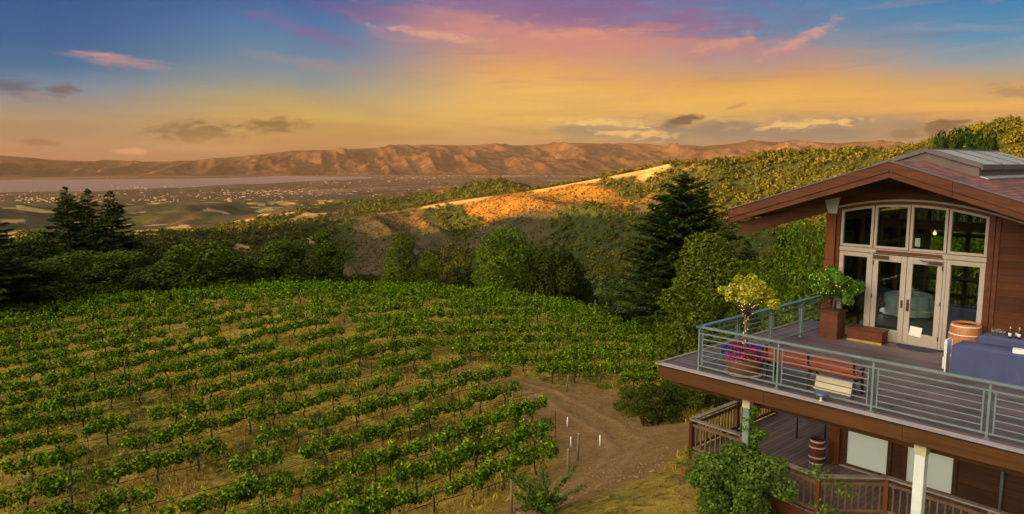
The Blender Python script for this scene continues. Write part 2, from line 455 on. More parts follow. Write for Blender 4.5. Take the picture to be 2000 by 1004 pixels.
M['wall_in'] = plain('dark_interior_wood', (0.12, 0.055, 0.026), 0.6, 0.2, 2)
M['barrel'] = boards('barrel_staves', (0.36, 0.13, 0.04), 'zx', 0.09, 2.0, 0.4, 0.15, 0.002)
M['barrel_red'] = plain('dark_red_barrel_wood', (0.12, 0.035, 0.022), 0.5, 0.25, 3, stretch=(5, 5, 0.6))
M['barrel_wood'] = plain('orange_barrel_wood', (0.40, 0.135, 0.035), 0.4, 0.28, 2.5, stretch=(6, 6, 0.6))
M['hoop'] = plain('pale_metal_hoop', (0.56, 0.50, 0.40), 0.45, 0.12, 5)
M['cloth'] = plain('blue_grey_tablecloth', (0.058, 0.070, 0.150), 0.85, 0.10, 2.0, b=0.1)
M['cloth_pale'] = plain('pale_blue_lace_cloth', (0.66, 0.78, 0.90), 0.85, 0.18, 7.0, b=0.3)
M['white'] = plain('white_plastic', (0.72, 0.72, 0.72), 0.45, 0.04, 3)
M['bottle'] = plain('dark_bottle_glass', (0.012, 0.014, 0.012), 0.12, 0.1, 3)
M['label'] = plain('bottle_label', (0.68, 0.64, 0.58), 0.6, 0.05, 8)
M['gold'] = plain('gold_foil', (0.55, 0.36, 0.07), 0.35, 0.1, 5, metal=0.5)
M['bench'] = plain('red_bench_slats', (0.27, 0.045, 0.018), 0.42, 0.22, 1.5, stretch=(0.7, 6, 6))
M['cream_board'] = plain('cream_board', (0.62, 0.52, 0.36), 0.6, 0.08, 3)
M['terracotta'] = plain('brown_planter', (0.17, 0.060, 0.035), 0.6, 0.25, 4)
M['red_box'] = plain('red_brown_planter_wood', (0.115, 0.036, 0.018), 0.6, 0.3, 3, stretch=(1, 1, 3))
M['soil'] = plain('soil', (0.05, 0.035, 0.022), 0.9, 0.3, 9)
M['lamp_blue'] = plain('blue_black_lamp_shade', (0.055, 0.085, 0.15), 0.3, 0.1, 4)
M['mat_dark'] = plain('dark_door_mat', (0.035, 0.04, 0.06), 0.9, 0.2, 6)
M['bark'] = plain('grey_bark', (0.12, 0.09, 0.065), 0.85, 0.4, 6, b=0.3)
M['bark_red'] = plain('conifer_bark', (0.085, 0.052, 0.034), 0.85, 0.35, 5, b=0.3)
M['vine_bark'] = plain('vine_bark', (0.060, 0.046, 0.036), 0.9, 0.4, 9, b=0.3)
M['rust'] = plain('rusty_stake', (0.070, 0.030, 0.020), 0.7, 0.3, 6)
M['old_wood'] = plain('grey_end_post', (0.15, 0.11, 0.062), 0.85, 0.25, 5, stretch=(3, 3, 0.6))
M['tube_white'] = plain('white_tube', (0.80, 0.80, 0.78), 0.5, 0.05, 3)
M['hose'] = plain('black_hose', (0.012, 0.012, 0.012), 0.5, 0.1, 3)
M['leaf_vine'] = leaf_mat('vine_leaves', (0.014, 0.046, 0.003), (0.080, 0.190, 0.005), (0.400, 0.540, 0.014), 0.36, 0.3, 1.6)  # foliage tones spread wide, putting deep shadow into the darkest leaves
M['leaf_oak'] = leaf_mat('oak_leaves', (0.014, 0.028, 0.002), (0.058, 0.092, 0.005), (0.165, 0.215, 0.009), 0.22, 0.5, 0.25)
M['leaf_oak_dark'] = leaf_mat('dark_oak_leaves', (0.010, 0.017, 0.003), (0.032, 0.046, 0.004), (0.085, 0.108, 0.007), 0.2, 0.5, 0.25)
M['leaf_light'] = leaf_mat('light_tree_leaves', (0.034, 0.066, 0.003), (0.095, 0.160, 0.006), (0.230, 0.310, 0.012), 0.30, 0.5, 0.3)
M['leaf_brown'] = leaf_mat('brownish_leaves', (0.035, 0.032, 0.012), (0.075, 0.060, 0.018), (0.12, 0.085, 0.022), 0.2, 0.5, 0.4)
M['leaf_dead'] = leaf_mat('dead_leaves', (0.12, 0.06, 0.02), (0.22, 0.11, 0.03), (0.32, 0.17, 0.05), 0.2, 0.4, 0.4)
M['leaf_con'] = leaf_mat('conifer_needles', (0.010, 0.027, 0.006), (0.028, 0.058, 0.009), (0.066, 0.108, 0.010), 0.15, 0.4, 0.3)
M['leaf_pine'] = leaf_mat('pine_needles', (0.030, 0.052, 0.003), (0.088, 0.122, 0.006), (0.185, 0.215, 0.010), 0.2, 0.5, 0.35)
M['leaf_shrub'] = leaf_mat('creeper_leaves', (0.028, 0.068, 0.010), (0.085, 0.155, 0.018), (0.19, 0.27, 0.030), 0.3, 0.4, 1.2)
M['leaf_warm_lit'] = leaf_mat('warm_lit_pot_leaves', (0.12, 0.125, 0.010), (0.42, 0.41, 0.030), (0.85, 0.76, 0.10), 0.4, 0.3, 2.0)  # yellow put into the leaf colour in place of warm light on the crown
M['leaf_pot'] = leaf_mat('green_pot_leaves', (0.035, 0.10, 0.010), (0.10, 0.22, 0.018), (0.22, 0.37, 0.030), 0.35, 0.3, 2.0)
M['petal'] = leaf_mat('purple_petals', (0.12, 0.02, 0.30), (0.34, 0.02, 0.16), (0.42, 0.02, 0.06), 0.3, 0.65, 2.6)
M['bulb'] = glow_mat('warm_bulb', (1.0, 0.60, 0.22), 0.9)
M['lamp_glow'] = glow_mat('lit_pendant', (1.0, 0.58, 0.16), 0.5)

# ------------------------------------------------------------------ terrain
def _hash(ix, iy, seed):
    h = (ix.astype(np.int64) * 374761393 + iy.astype(np.int64) * 668265263 + seed * 974634777) & 0x7fffffff
    h = ((h ^ (h >> 13)) * 1274126177) & 0x7fffffff
    return ((h ^ (h >> 16)) & 0xffff) / 65535.0
def vnoise(x, y, seed=0):
    x, y = np.asarray(x, float), np.asarray(y, float)
    ix, iy = np.floor(x), np.floor(y)
    fx, fy = x - ix, y - iy
    fx = fx * fx * fx * (fx * (fx * 6 - 15) + 10); fy = fy * fy * fy * (fy * (fy * 6 - 15) + 10)
    a, b = _hash(ix, iy, seed), _hash(ix + 1, iy, seed)
    c, d = _hash(ix, iy + 1, seed), _hash(ix + 1, iy + 1, seed)
    return (a + (b - a) * fx) * (1 - fy) + (c + (d - c) * fx) * fy
def fbm(x, y, seed=0, octv=4):
    s, a, t = 0.0, 0.5, 0.0
    for k in range(octv):
        s = s + a * vnoise(x * 2 ** k + 17.3 * k, y * 2 ** k - 9.1 * k, seed + k); t += a; a *= 0.5
    return s / t
def ridged(x, y, seed=0, octv=4):
    s, a, t = 0.0, 0.5, 0.0
    for k in range(octv):
        s = s + a * (1 - np.abs(2 * vnoise(x * 2 ** k + 5.7 * k, y * 2 ** k + 3.3 * k, seed + k) - 1)); t += a; a *= 0.45
    return s / t
def sst(t):
    t = np.clip(t, 0, 1); return t * t * (3 - 2 * t)

_c, _s = math.cos(PITCH), math.sin(PITCH)
def bearing(px, py):
    """bearing and slope of the line of sight towards a point of the photograph"""
    x, z = (px - PXC) / FPX, -(py - PYC) / FPX
    d = (x, _c + z * _s, -_s + z * _c)
    return math.atan2(d[0], d[1]), d[2] / math.hypot(d[0], d[1])

CTRL = np.array([
    (5, 20, -3.8), (9, 14.5, -3.7), (14, 20, -3.7), (8, 26, -4.8), (20, 30, -4.2), (26, 16, -3.5), (0, 19, -4.8), (4.2, 24, -5.3),
    (1.5, 27, -7.8), (5, 32, -7.9), (6, 38, -9.2), (2.8, 36, -9.6), (8, 45, -10.0), (13, 38, -8.0), (16, 50, -10.8),
    (-25, 36, -10.9), (-6, 32, -10.2), (-16, 31, -10.6), (0, 42, -10.2), (-20, 60, -10.2), (0, 60, -10.1), (-38, 60, -10.9), (12, 60, -10.9),
    (0, 80, -10.2), (-18, 84, -9.7), (-36, 82, -10.1), (-52, 78, -10.8), (-70, 72, -12), (10, 74, -11.0), (18, 72, -12.2), (26, 66, -12.5),
    (-18, 100, -14), (-18, 135, -26), (-60, 100, -15), (-70, 130, -25), (15, 95, -17), (22, 125, -28), (40, 60, -13), (60, 95, -24),
    (-60, 40, -12.5), (-40, 20, -12), (-10, 14, -8.5), (-20, 0, -10), (5, 5, -4.2), (0, -20, -5), (20, -10, -3), (40, 20, -4.5), (50, -30, -6),
    (-60, -40, -14), (-110, 40, -20), (-100, 100, -24), (100, 60, -16), (0, -110, -10), (-120, -60, -25), (120, -20, -12), (110, 130, -30), (0, 170, -36), (-90, 160, -36), (170, 0, -18), (-170, 0, -34), (0, -170, -16)], float)
def _tps_fit(c):
    n = len(c)
    d = np.hypot(c[:, None, 0] - c[None, :, 0], c[:, None, 1] - c[None, :, 1])
    K = np.where(d > 0, d * d * np.log(d + 1e-9), 0) + np.eye(n) * 2.0
    A = np.zeros((n + 3, n + 3)); A[:n, :n] = K; A[:n, n] = 1; A[:n, n + 1:] = c[:, :2]; A[n:, :n] = A[:n, n:].T
    b = np.zeros(n + 3); b[:n] = c[:, 2]
    return np.linalg.solve(A, b)
_W = _tps_fit(CTRL)
def znear(x, y):
    x, y = np.asarray(x, float), np.asarray(y, float)
    z = _W[-3] + _W[-2] * x + _W[-1] * y
    for (cx, cy, _), w in zip(CTRL, _W[:-3]):
        d2 = (x - cx) ** 2 + (y - cy) ** 2
        z = z + w * d2 * 0.5 * np.log(d2 + 1e-9)
    return z + 0.22 * (fbm(x / 6, y / 6, 3) - 0.5) + 0.08 * (fbm(x / 1.3, y / 1.3, 4, 2) - 0.5)

ZP = -220.0                                            # the valley floor
CREST = [(-300, 505, 1500, 1150, -250), (0, 488, 1500, 1150, -250), (200, 478, 1600, 1200, -250), (300, 470, 1700, 1280, -252), (400, 462, 1850, 1380, -252), (500, 450, 2000, 1480, -250),
         (600, 437, 2200, 1600, -246), (650, 428, 2300, 1650, -244), (800, 408, 2300, 1650, -232), (900, 393, 2200, 1580, -214), (1060, 369, 2000, 1440, -184), (1200, 343, 1850, 1330, -166),
         (1260, 331, 1800, 1280, -158), (1310, 319, 1700, 1200, -148), (1400, 318, 1600, 1100, -136), (1480, 306, 1600, 1060, -128), (1530, 300, 1600, 1020, -122), (1600, 298, 1520, 960, -116),
         (1700, 297, 1400, 860, -104), (1750, 299, 1300, 800, -96), (1800, 288, 1150, 700, -84), (1870, 265, 1000, 600, -74), (1960, 250, 900, 540, -68), (2100, 246, 850, 500, -62), (2600, 240, 800, 460, -55)]
_ca = np.array([bearing(a, b)[0] for a, b, *_ in CREST]); _cs = np.array([bearing(a, b)[1] for a, b, *_ in CREST])
_cr = np.array([c[2] for c in CREST], float); _fr = np.array([c[3] for c in CREST], float); _fz = np.array([c[4] for c in CREST], float)
MTN = [(-400, 306), (0, 304), (60, 308), (100, 313), (200, 315), (300, 316), (380, 313), (450, 307), (520, 300), (570, 294), (600, 295), (650, 292), (760, 288), (830, 283), (900, 284), (1000, 284),
       (1120, 279), (1200, 281), (1280, 283), (1380, 285), (1450, 279), (1480, 275), (1520, 277), (1560, 275), (1640, 281), (1760, 281), (1790, 290), (1900, 298), (2400, 300)]
_ma = np.array([bearing(a, b)[0] for a, b in MTN]); _ms = np.array([bearing(a, b)[1] for a, b in MTN])
RM0, RM1 = 15000.0, 21000.0                             # foot and crest of the far range
SHADE_Y = np.array([-4000, -900, -600, -495, -425, -100, 108, 676, 927, 1034, 1340, 1500, 1650, 1850, 3000], float)
SHADE_Z = np.array([180, 180, 174, 168, 128, 119, 114, 82, 54, 36, 8, -60, -140, -220, -220], float)

def hill_parts(x, y):
    az, r = np.arctan2(x, y), np.hypot(x, y)
    rc, rf, zf = np.interp(az, _ca, _cr), np.interp(az, _ca, _fr), np.interp(az, _ca, _fz)
    zc = CAMH + np.interp(az, _ca, _cs) * rc
    return az, r, rc, rf, zf, zc
def spur(x, y):
    return ridged(x / 330 + 0.42 * y / 330, y / 1100, 21, 4)
def zfar(x, y):
    az, r, rc, rf, zf, zc = hill_parts(x, y)
    t1 = (r - 140) / (rf - 140)
    z = -24 + (zf + 24) * np.clip(t1, 0, 1) ** 0.68
    t2 = np.clip((r - rf) / (rc - rf), 0, 1)
    up = zf + (zc - zf) * (0.75 * t2 + 0.25 * sst(t2))
    sp = spur(x, y)
    win = np.sin(np.pi * np.clip((r - rf * 0.6) / (rc - rf * 0.6), 0, 1)) ** 0.8
    h = np.clip(zc - zf, 12, 120)
    up = up + (sp - 0.64) * h * 1.35 * win + (ridged(x / 105 + 0.5 * y / 105, y / 300, 25, 3) - 0.6) * 26 * win + (fbm(x / 50, y / 50, 8) - 0.5) * 8 * win
    z = np.where(r > rf, up, z + (fbm(x / 110, y / 110, 9) - 0.5) * 14 * np.clip(t1, 0, 1) + (sp - 0.64) * h * 1.35 * win)
    t3 = (r - rc) / (0.40 * rc + 250)
    back = zc + (ZP - zc) * sst(t3)
    foot = np.clip(fbm(x / 520 + 3, y / 420, 31, 4) - 0.40, 0, 1) * 150 * sst((r - rc * 1.04) / 500) * (1 - sst((r - 3400) / 1800)) * (1 - sst((az + 0.02) / 0.15))
    back = back + foot + (fbm(x / 260, y / 260, 33) - 0.5) * 10 * (1 - sst((r - 4200) / 1500)) * sst((r - rc) / 200)
    z = np.where(r > rc, back, z)
    z = z + 52 * np.exp(-((x + 70) / 170) ** 2 - ((y - 2620) / 230) ** 2)
    # far range
    zm = CAMH + np.interp(az, _ma, _ms) * RM1
    tm = (r - RM0) / (RM1 - RM0)
    rid = ridged(x / 950 + 0.25 * y / 950, y / 2700, 51, 5)
    prof = 0.45 * np.clip(tm, 0, 1) + 0.55 * sst(tm)
    mt = ZP + (zm - ZP) * prof + (rid - 0.62) * 540 * np.sin(np.pi * np.clip(tm, 0, 1)) ** 0.8 * np.clip((zm - ZP) / 520, 0.3, 1.2)
    mt = mt + (fbm(x / 520, y / 520, 63) - 0.5) * 48 * np.clip(tm, 0, 1) * np.clip((zm - ZP) / 500, 0.2, 1)
    mt = mt + (ridged(x / 320 + 0.3 * y / 320, y / 1000, 65, 3) - 0.6) * 115 * np.sin(np.pi * np.clip(tm, 0, 1)) ** 0.7 * np.clip((zm - ZP) / 600, 0.25, 1)
    mt = np.where(tm > 1, zm - (tm - 1) * 500 + (fbm(x / 520, y / 520, 63) - 0.5) * 48 * np.clip((zm - ZP) / 500, 0.2, 1), mt)
    z = np.where(r > RM0, np.maximum(mt, ZP), z)
    # unseen ridge added on the left, its crest shaped to place the sun's shade
    n = (fbm(x / 60, y / 60, 71, 3) - 0.5) * 14
    sh = ZP + (np.interp(y, SHADE_Y, SHADE_Z) + n - ZP) * np.exp(-((x + 1200) / 220.0) ** 2)
    left = sst((-0.66 - az) / 0.05) + (az > 1.2)
    return np.where(left > 0, np.maximum(z, sh), z)
def zterr(x, y):
    x, y = np.asarray(x, float), np.asarray(y, float)
    r = np.hypot(x, y)
    t = sst((r - 105) / 75)
    a = znear(x, y) if np.any(t < 1) else 0.0
    b = zfar(x, y)
    return a * (1 - t) + b * t
def zt(x, y): return float(zterr(np.array([x]), np.array([y]))[0])

# cart track: world polyline, used for the bare earth and to keep vines off it
TRACK = np.array([(1.0, 24.0), (2.9, 27.5), (4.6, 31.5), (6.0, 35.5), (5.6, 40.5), (4.0, 45.5), (2.6, 49.3), (-3.5, 54.0)], float)
def dist_poly(x, y, pts):
    best = np.full(np.shape(x), 1e9); along = np.zeros(np.shape(x)); acc = 0
    for a, b in zip(pts[:-1], pts[1:]):
        d = b - a; L = math.hypot(*d)
        t = np.clip(((x - a[0]) * d[0] + (y - a[1]) * d[1]) / L ** 2, 0, 1)
        q = np.hypot(x - a[0] - t * d[0], y - a[1] - t * d[1])
        along = np.where(q < best, acc + t * L, along); best = np.minimum(best, q); acc += L
    return best, along

AZS = np.concatenate([np.arange(-180, -46, 1.0), np.arange(-46, 46.001, 0.12), np.arange(47, 180, 1.0)])
def sheet(name, radii, mat, attr=None, close=False):
    az = np.radians(AZS); n = len(az)
    A_, R_ = np.meshgrid(az, radii)
    x, y = R_ * np.sin(A_), R_ * np.cos(A_)
    z = zterr(x, y)
    v = np.stack([x.ravel(), y.ravel(), z.ravel()], 1)
    i = np.arange(len(radii) - 1)[:, None] * n; k = np.arange(n)[None, :]; k2 = (k + 1) % n
    f = np.stack([i + k, i + k2, i + n + k2, i + n + k], -1).reshape(-1, 4)[:, ::-1]
    me = mesh_np(name, v, f, mat, True)
    if attr is not None:
        ca = me.color_attributes.new('cover', 'FLOAT_COLOR', 'POINT')
        cols = np.ones((len(v), 4), np.float32); cols[:, :3] = attr(x.ravel(), y.ravel(), v[:, 2])
        ca.data.foreach_set('color', cols.ravel())
    return tag(link(name, me), kind='structure')

def ground_cover(x, y, z):
    d, al = dist_poly(x, y, TRACK)
    wdt = np.where(al > 27, 0.8, 2.9) + 0.8 * (fbm(x / 2.2, y / 2.2, 12) - 0.5)
    track = 1 - sst((d - wdt) / 1.3)
    rut = np.exp(-((np.abs(d - 0.75 + 0.3 * (vnoise(x / 3, y / 3, 14) - 0.5))) / 0.28) ** 2) * (al < 30)
    yard = 1 - sst((np.hypot(x - 5.8, (y - 44.5) * 0.8) - 3.6 - 2.0 * (fbm(x / 2, y / 2, 15) - 0.5)) / 1.6)
    dirt = np.maximum(track, yard) * (0.75 + 0.25 * fbm(x / 0.8, y / 0.8, 13))
    green = sst((fbm(x / 4.5, y / 3.0, 16) - 0.42) / 0.22) * (1 - 0.8 * dirt) * (1 - 0.85 * sst((x - 2.5) / 1.5) * (y < 42))
    return np.stack([dirt, green, rut], 1)

def ground_mat():
    m, nt, b = new_mat('dry_grass_ground')
    att = nt.new('ShaderNodeVertexColor', layer_name='cover')
    sp = nt.new('ShaderNodeSeparateColor'); nt.l.new(att.outputs[0], sp.inputs[0])
    co = ocoord(nt)
    blade = nt.noise(scaled(nt, co, 1, 1, 0.3), 9.0, 6.0, 0.7, dist=1.2)
    patch = nt.noise(co, 0.55, 5.0, 0.62)
    tuft = nt.noise(co, 2.4, 5.0, 0.65, dist=0.8)
    c = nt.ramp(patch, [(0.30, (0.22, 0.150, 0.022)), (0.5, (0.36, 0.245, 0.038)), (0.70, (0.52, 0.36, 0.068))])
    c = nt.mix(nt.smooth(tuft, 0.50, 0.64), c, (0.135, 0.090, 0.028))
    c = nt.mix(nt.mul(nt.smooth(blade, 0.50, 0.66), 0.65), c, (0.58, 0.41, 0.085))
    c = nt.mix(nt.mul(nt.mul(sp.outputs[1], nt.smooth(tuft, 0.36, 0.58)), 0.85), c, (0.090, 0.105, 0.010))
    dirt = nt.ramp(nt.noise(co, 1.6, 6.0, 0.65), [(0.3, (0.175, 0.092, 0.038)), (0.7, (0.32, 0.185, 0.082))])
    c = nt.mix(nt.mul(sp.outputs[0], nt.smooth(blade, 0.22, 0.5)), c, dirt)
    c = nt.mix(nt.mul(sp.outputs[2], 0.30), c, (0.34, 0.215, 0.13))
    nt.l.new(c, b.inputs['Base Color']); b.inputs['Roughness'].default_value = 0.95
    b.inputs['Specular IOR Level'].default_value = 0.1
    bump(nt, b, nt.add(nt.mul(blade, 0.6), nt.add(tuft, nt.mul(sp.outputs[2], -0.7))), 1.0, 0.3)
    return m

def hill_cover(x, y, z):
    az, r, rc, rf, zf, zc = hill_parts(x, y)
    px = np.tan(np.clip(az, -1.2, 1.2)) * FPX + PXC
    sp = spur(x, y)
    n1, n2 = fbm(x / 120, y / 120, 41), fbm(x / 320, y / 320, 42)
    t2 = (r - rf) / (rc - rf)
    # open golden grass: a ribbon along the crest, a few clearings below and rounded tops beyond
    rib = np.exp(-((r - rc + 6) / (9 + 24 * n2)) ** 2) * sst((px - 560) / 60) * (1 - sst((px - 1330) / 60)) * sst((n1 - 0.36) / 0.1)
    knob = np.exp(-((px - 1262) / 26) ** 2 - ((t2 - 0.93) / 0.05) ** 2)
    clear = sst((fbm(x / 130 + 7, y / 130, 43) - 0.665) / 0.03) * ((r < rc) * sst((t2 - 0.55) / 0.15) * (px < 760) + (r > rc + 200) * (r < 4600) * (px < 700))
    far_top = (r > rc + 250) * (1 - np.exp(-((x + 70) / 330) ** 2 - ((y - 2620) / 420) ** 2) > .5) * sst((fbm(x / 300 + 3, y / 300, 44) - 0.66) / 0.03) * (r < 4600)
    gold = np.clip(np.maximum.reduce([rib, knob, clear, far_top]), 0, 1)
    wood = sst((0.475 - sp + 0.30 * (n1 - 0.5)) / 0.05)
    wood = np.maximum(wood, sst((0.10 - t2 + 0.5 * (n2 - 0.5)) / 0.10))
    wood = np.maximum(wood, sst((620 - px + 200 * (n2 - 0.5)) / 90) * sst((n1 - 0.40) / 0.08))
    wood = np.maximum(wood, sst((px - 1445 + 130 * (n2 - 0.5) + 90 * (n1 - 0.5)) / 40))
    wood = np.where(r > rc * 1.02, np.where(r > rc * 1.2 + 150, sst((n1 - 0.61) / 0.06), np.maximum(wood, sst((n1 - 0.33) / 0.1))), wood)
    wood = np.maximum(wood, sst((px - 1010 + 150 * (n2 - .5)) / 60) * sst((0.42 - t2 + 0.4 * (n1 - 0.5)) / 0.08))
    wood = np.where(r < rf, 1.0, wood)
    return np.stack([gold, wood * (1 - gold), sst((t2 - 0.42 + 0.7 * (n2 - 0.5) + 0.4 * (n1 - 0.5)) / 0.22) * sst((px - 700) / 250)], 1)  # last mask: upper-slope dry grass, also carrying the sunlit gold in its colour

def hill_mat():
    m, nt, b = new_mat('chaparral_hillside')
    att = nt.new('ShaderNodeVertexColor', layer_name='cover')
    sp = nt.new('ShaderNodeSeparateColor'); nt.l.new(att.outputs[0], sp.inputs[0])
    co = ocoord(nt)
    big, small = nt.noise(co, 0.011, 6.0, 0.62), nt.noise(co, 0.075, 6.0, 0.7)
    c = nt.ramp(big, [(0.32, (0.036, 0.033, 0.019)), (0.5, (0.054, 0.045, 0.024)), (0.68, (0.088, 0.060, 0.028))])  # base brush darkened, the flank's shade put into its colour
    c = nt.mix(nt.mul(sp.outputs[2], nt.smooth(small, 0.30, 0.55)), c, nt.ramp(big, [(0.35, (0.18, 0.080, 0.010)), (0.65, (0.34, 0.150, 0.015))]))  # upper dry grass, with low sunlight put into its gold
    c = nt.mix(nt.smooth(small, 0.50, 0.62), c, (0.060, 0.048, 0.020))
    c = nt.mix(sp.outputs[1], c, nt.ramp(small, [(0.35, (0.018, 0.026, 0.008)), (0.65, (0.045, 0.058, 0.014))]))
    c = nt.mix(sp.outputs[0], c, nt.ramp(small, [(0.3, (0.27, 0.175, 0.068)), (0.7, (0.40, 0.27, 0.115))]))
    nt.l.new(c, b.inputs['Base Color']); b.inputs['Roughness'].default_value = 0.95
    b.inputs['Specular IOR Level'].default_value = 0.05
    bump(nt, b, small, 1.0, 5.0)
    return m

def valley_mat():
    m, nt, b = new_mat('wooded_suburb_plain')
    co = ocoord(nt)
    a, s_ = nt.noise(scaled(nt, co, 1, 0.45, 1), 0.0012, 5.0, 0.6), nt.noise(scaled(nt, co, 1, 0.5, 1), 0.011, 6.0, 0.7)
    c = nt.ramp(s_, [(0.40, (0.028, 0.022, 0.012)), (0.55, (0.070, 0.048, 0.028)), (0.68, (0.19, 0.12, 0.075))])
    c = nt.mix(nt.mul(nt.smooth(a, 0.5, 0.66), 0.6), c, (0.17, 0.115, 0.075))
    nt.l.new(c, b.inputs['Base Color']); b.inputs['Roughness'].default_value = 0.95
    b.inputs['Specular IOR Level'].default_value = 0.05
    return m

def mountain_mat():
    m, nt, b = new_mat('bare_dry_range')
    co = ocoord(nt)
    a, s_ = nt.noise(co, 0.0006, 6.0, 0.62), nt.noise(co, 0.0040, 6.0, 0.7)
    c = nt.ramp(a, [(0.35, (0.040, 0.020, 0.010)), (0.62, (0.110, 0.056, 0.026))])
    c = nt.mix(nt.mul(nt.smooth(s_, 0.46, 0.58), 0.75), c, (0.022, 0.016, 0.010))
    nt.l.new(c, b.inputs['Base Color']); b.inputs['Roughness'].default_value = 1.0
    b.inputs['Specular IOR Level'].default_value = 0.0
    return m

r_near = np.concatenate([[0.5, 2, 5], np.linspace(8, 24, 24), np.arange(24.4, 90, 0.40), np.linspace(90, 150, 60)])
r_hill = np.concatenate([np.geomspace(150, 600, 70), np.linspace(600, 3000, 300)[1:], np.linspace(3000, 5600, 90)[1:]])
r_val = np.geomspace(5600, RM0, 50)
r_mtn = np.concatenate([np.linspace(RM0, RM1, 150), np.linspace(RM1, 26000, 14)[1:]])
tag(sheet('ground', r_near, ground_mat(), ground_cover), 'dry golden grass ground with a bare cart track below the terrace', 'ground')
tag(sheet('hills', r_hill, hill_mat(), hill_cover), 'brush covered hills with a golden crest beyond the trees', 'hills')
tag(sheet('valley_floor', r_val, valley_mat()), 'flat wooded valley floor spreading to the bay', 'valley')
tag(sheet('mountains', r_mtn, mountain_mat()), 'bare far mountain range on the skyline', 'mountains')

# bay: a flat sheet of water lying on the valley floor
def on_plain(px, py, z=ZP):
    a, s_ = bearing(px, py)
    d = (z - CAMH) / s_
    return (d * math.sin(a), d * math.cos(a), z)
mw, nt, b = new_mat('still_bay_water')
b.inputs['Base Color'].default_value = (0.15, 0.105, 0.085, 1); b.inputs['Roughness'].default_value = 0.5
b.inputs['Specular IOR Level'].default_value = 0.12
bump(nt, b, nt.noise(scaled(nt, ocoord(nt), 1, 1, 1), 0.02, 3), 0.15, 3.0)
shore = [(-300, 378), (0, 376), (120, 374), (200, 373), (300, 368), (380, 366), (440, 361), (520, 359), (600, 354), (680, 351), (740, 347), (700, 345), (620, 345), (540, 344), (480, 347), (380, 349), (250, 350), (120, 351), (0, 352), (-300, 352)]
wb = MB(); wb.prism([on_plain(*p)[:2] for p in shore], 'z', ZP - 3.0, ZP + 1.2)
tag(wb.build('bay_water', mw), 'calm mauve bay water beyond the valley towns', 'bay', kind='structure')

# ------------------------------------------------------------------ house, decks and what stands on them (u along the terrace front, v away from it)
ARCH_C, BAYS = 3.46, [1.48, 2.47, 3.46, 4.45, 5.44]
def arch_z(u, top=4.05, drop=0.25): return top - drop * ((u - ARCH_C) / 1.98) ** 2
RIDGE_U, RIDGE_Z, SLOPE = 3.42, 5.27, 0.313
def roof_z(u): return RIDGE_Z - SLOPE * abs(u - RIDGE_U)
EAVE_L, EAVE_R = -1.38, 8.22
RV0, RV1 = 5.5, 16.2                                  # front and back edge of the roof
WV = 7.1                                              # front wall
LOWZ = -2.9

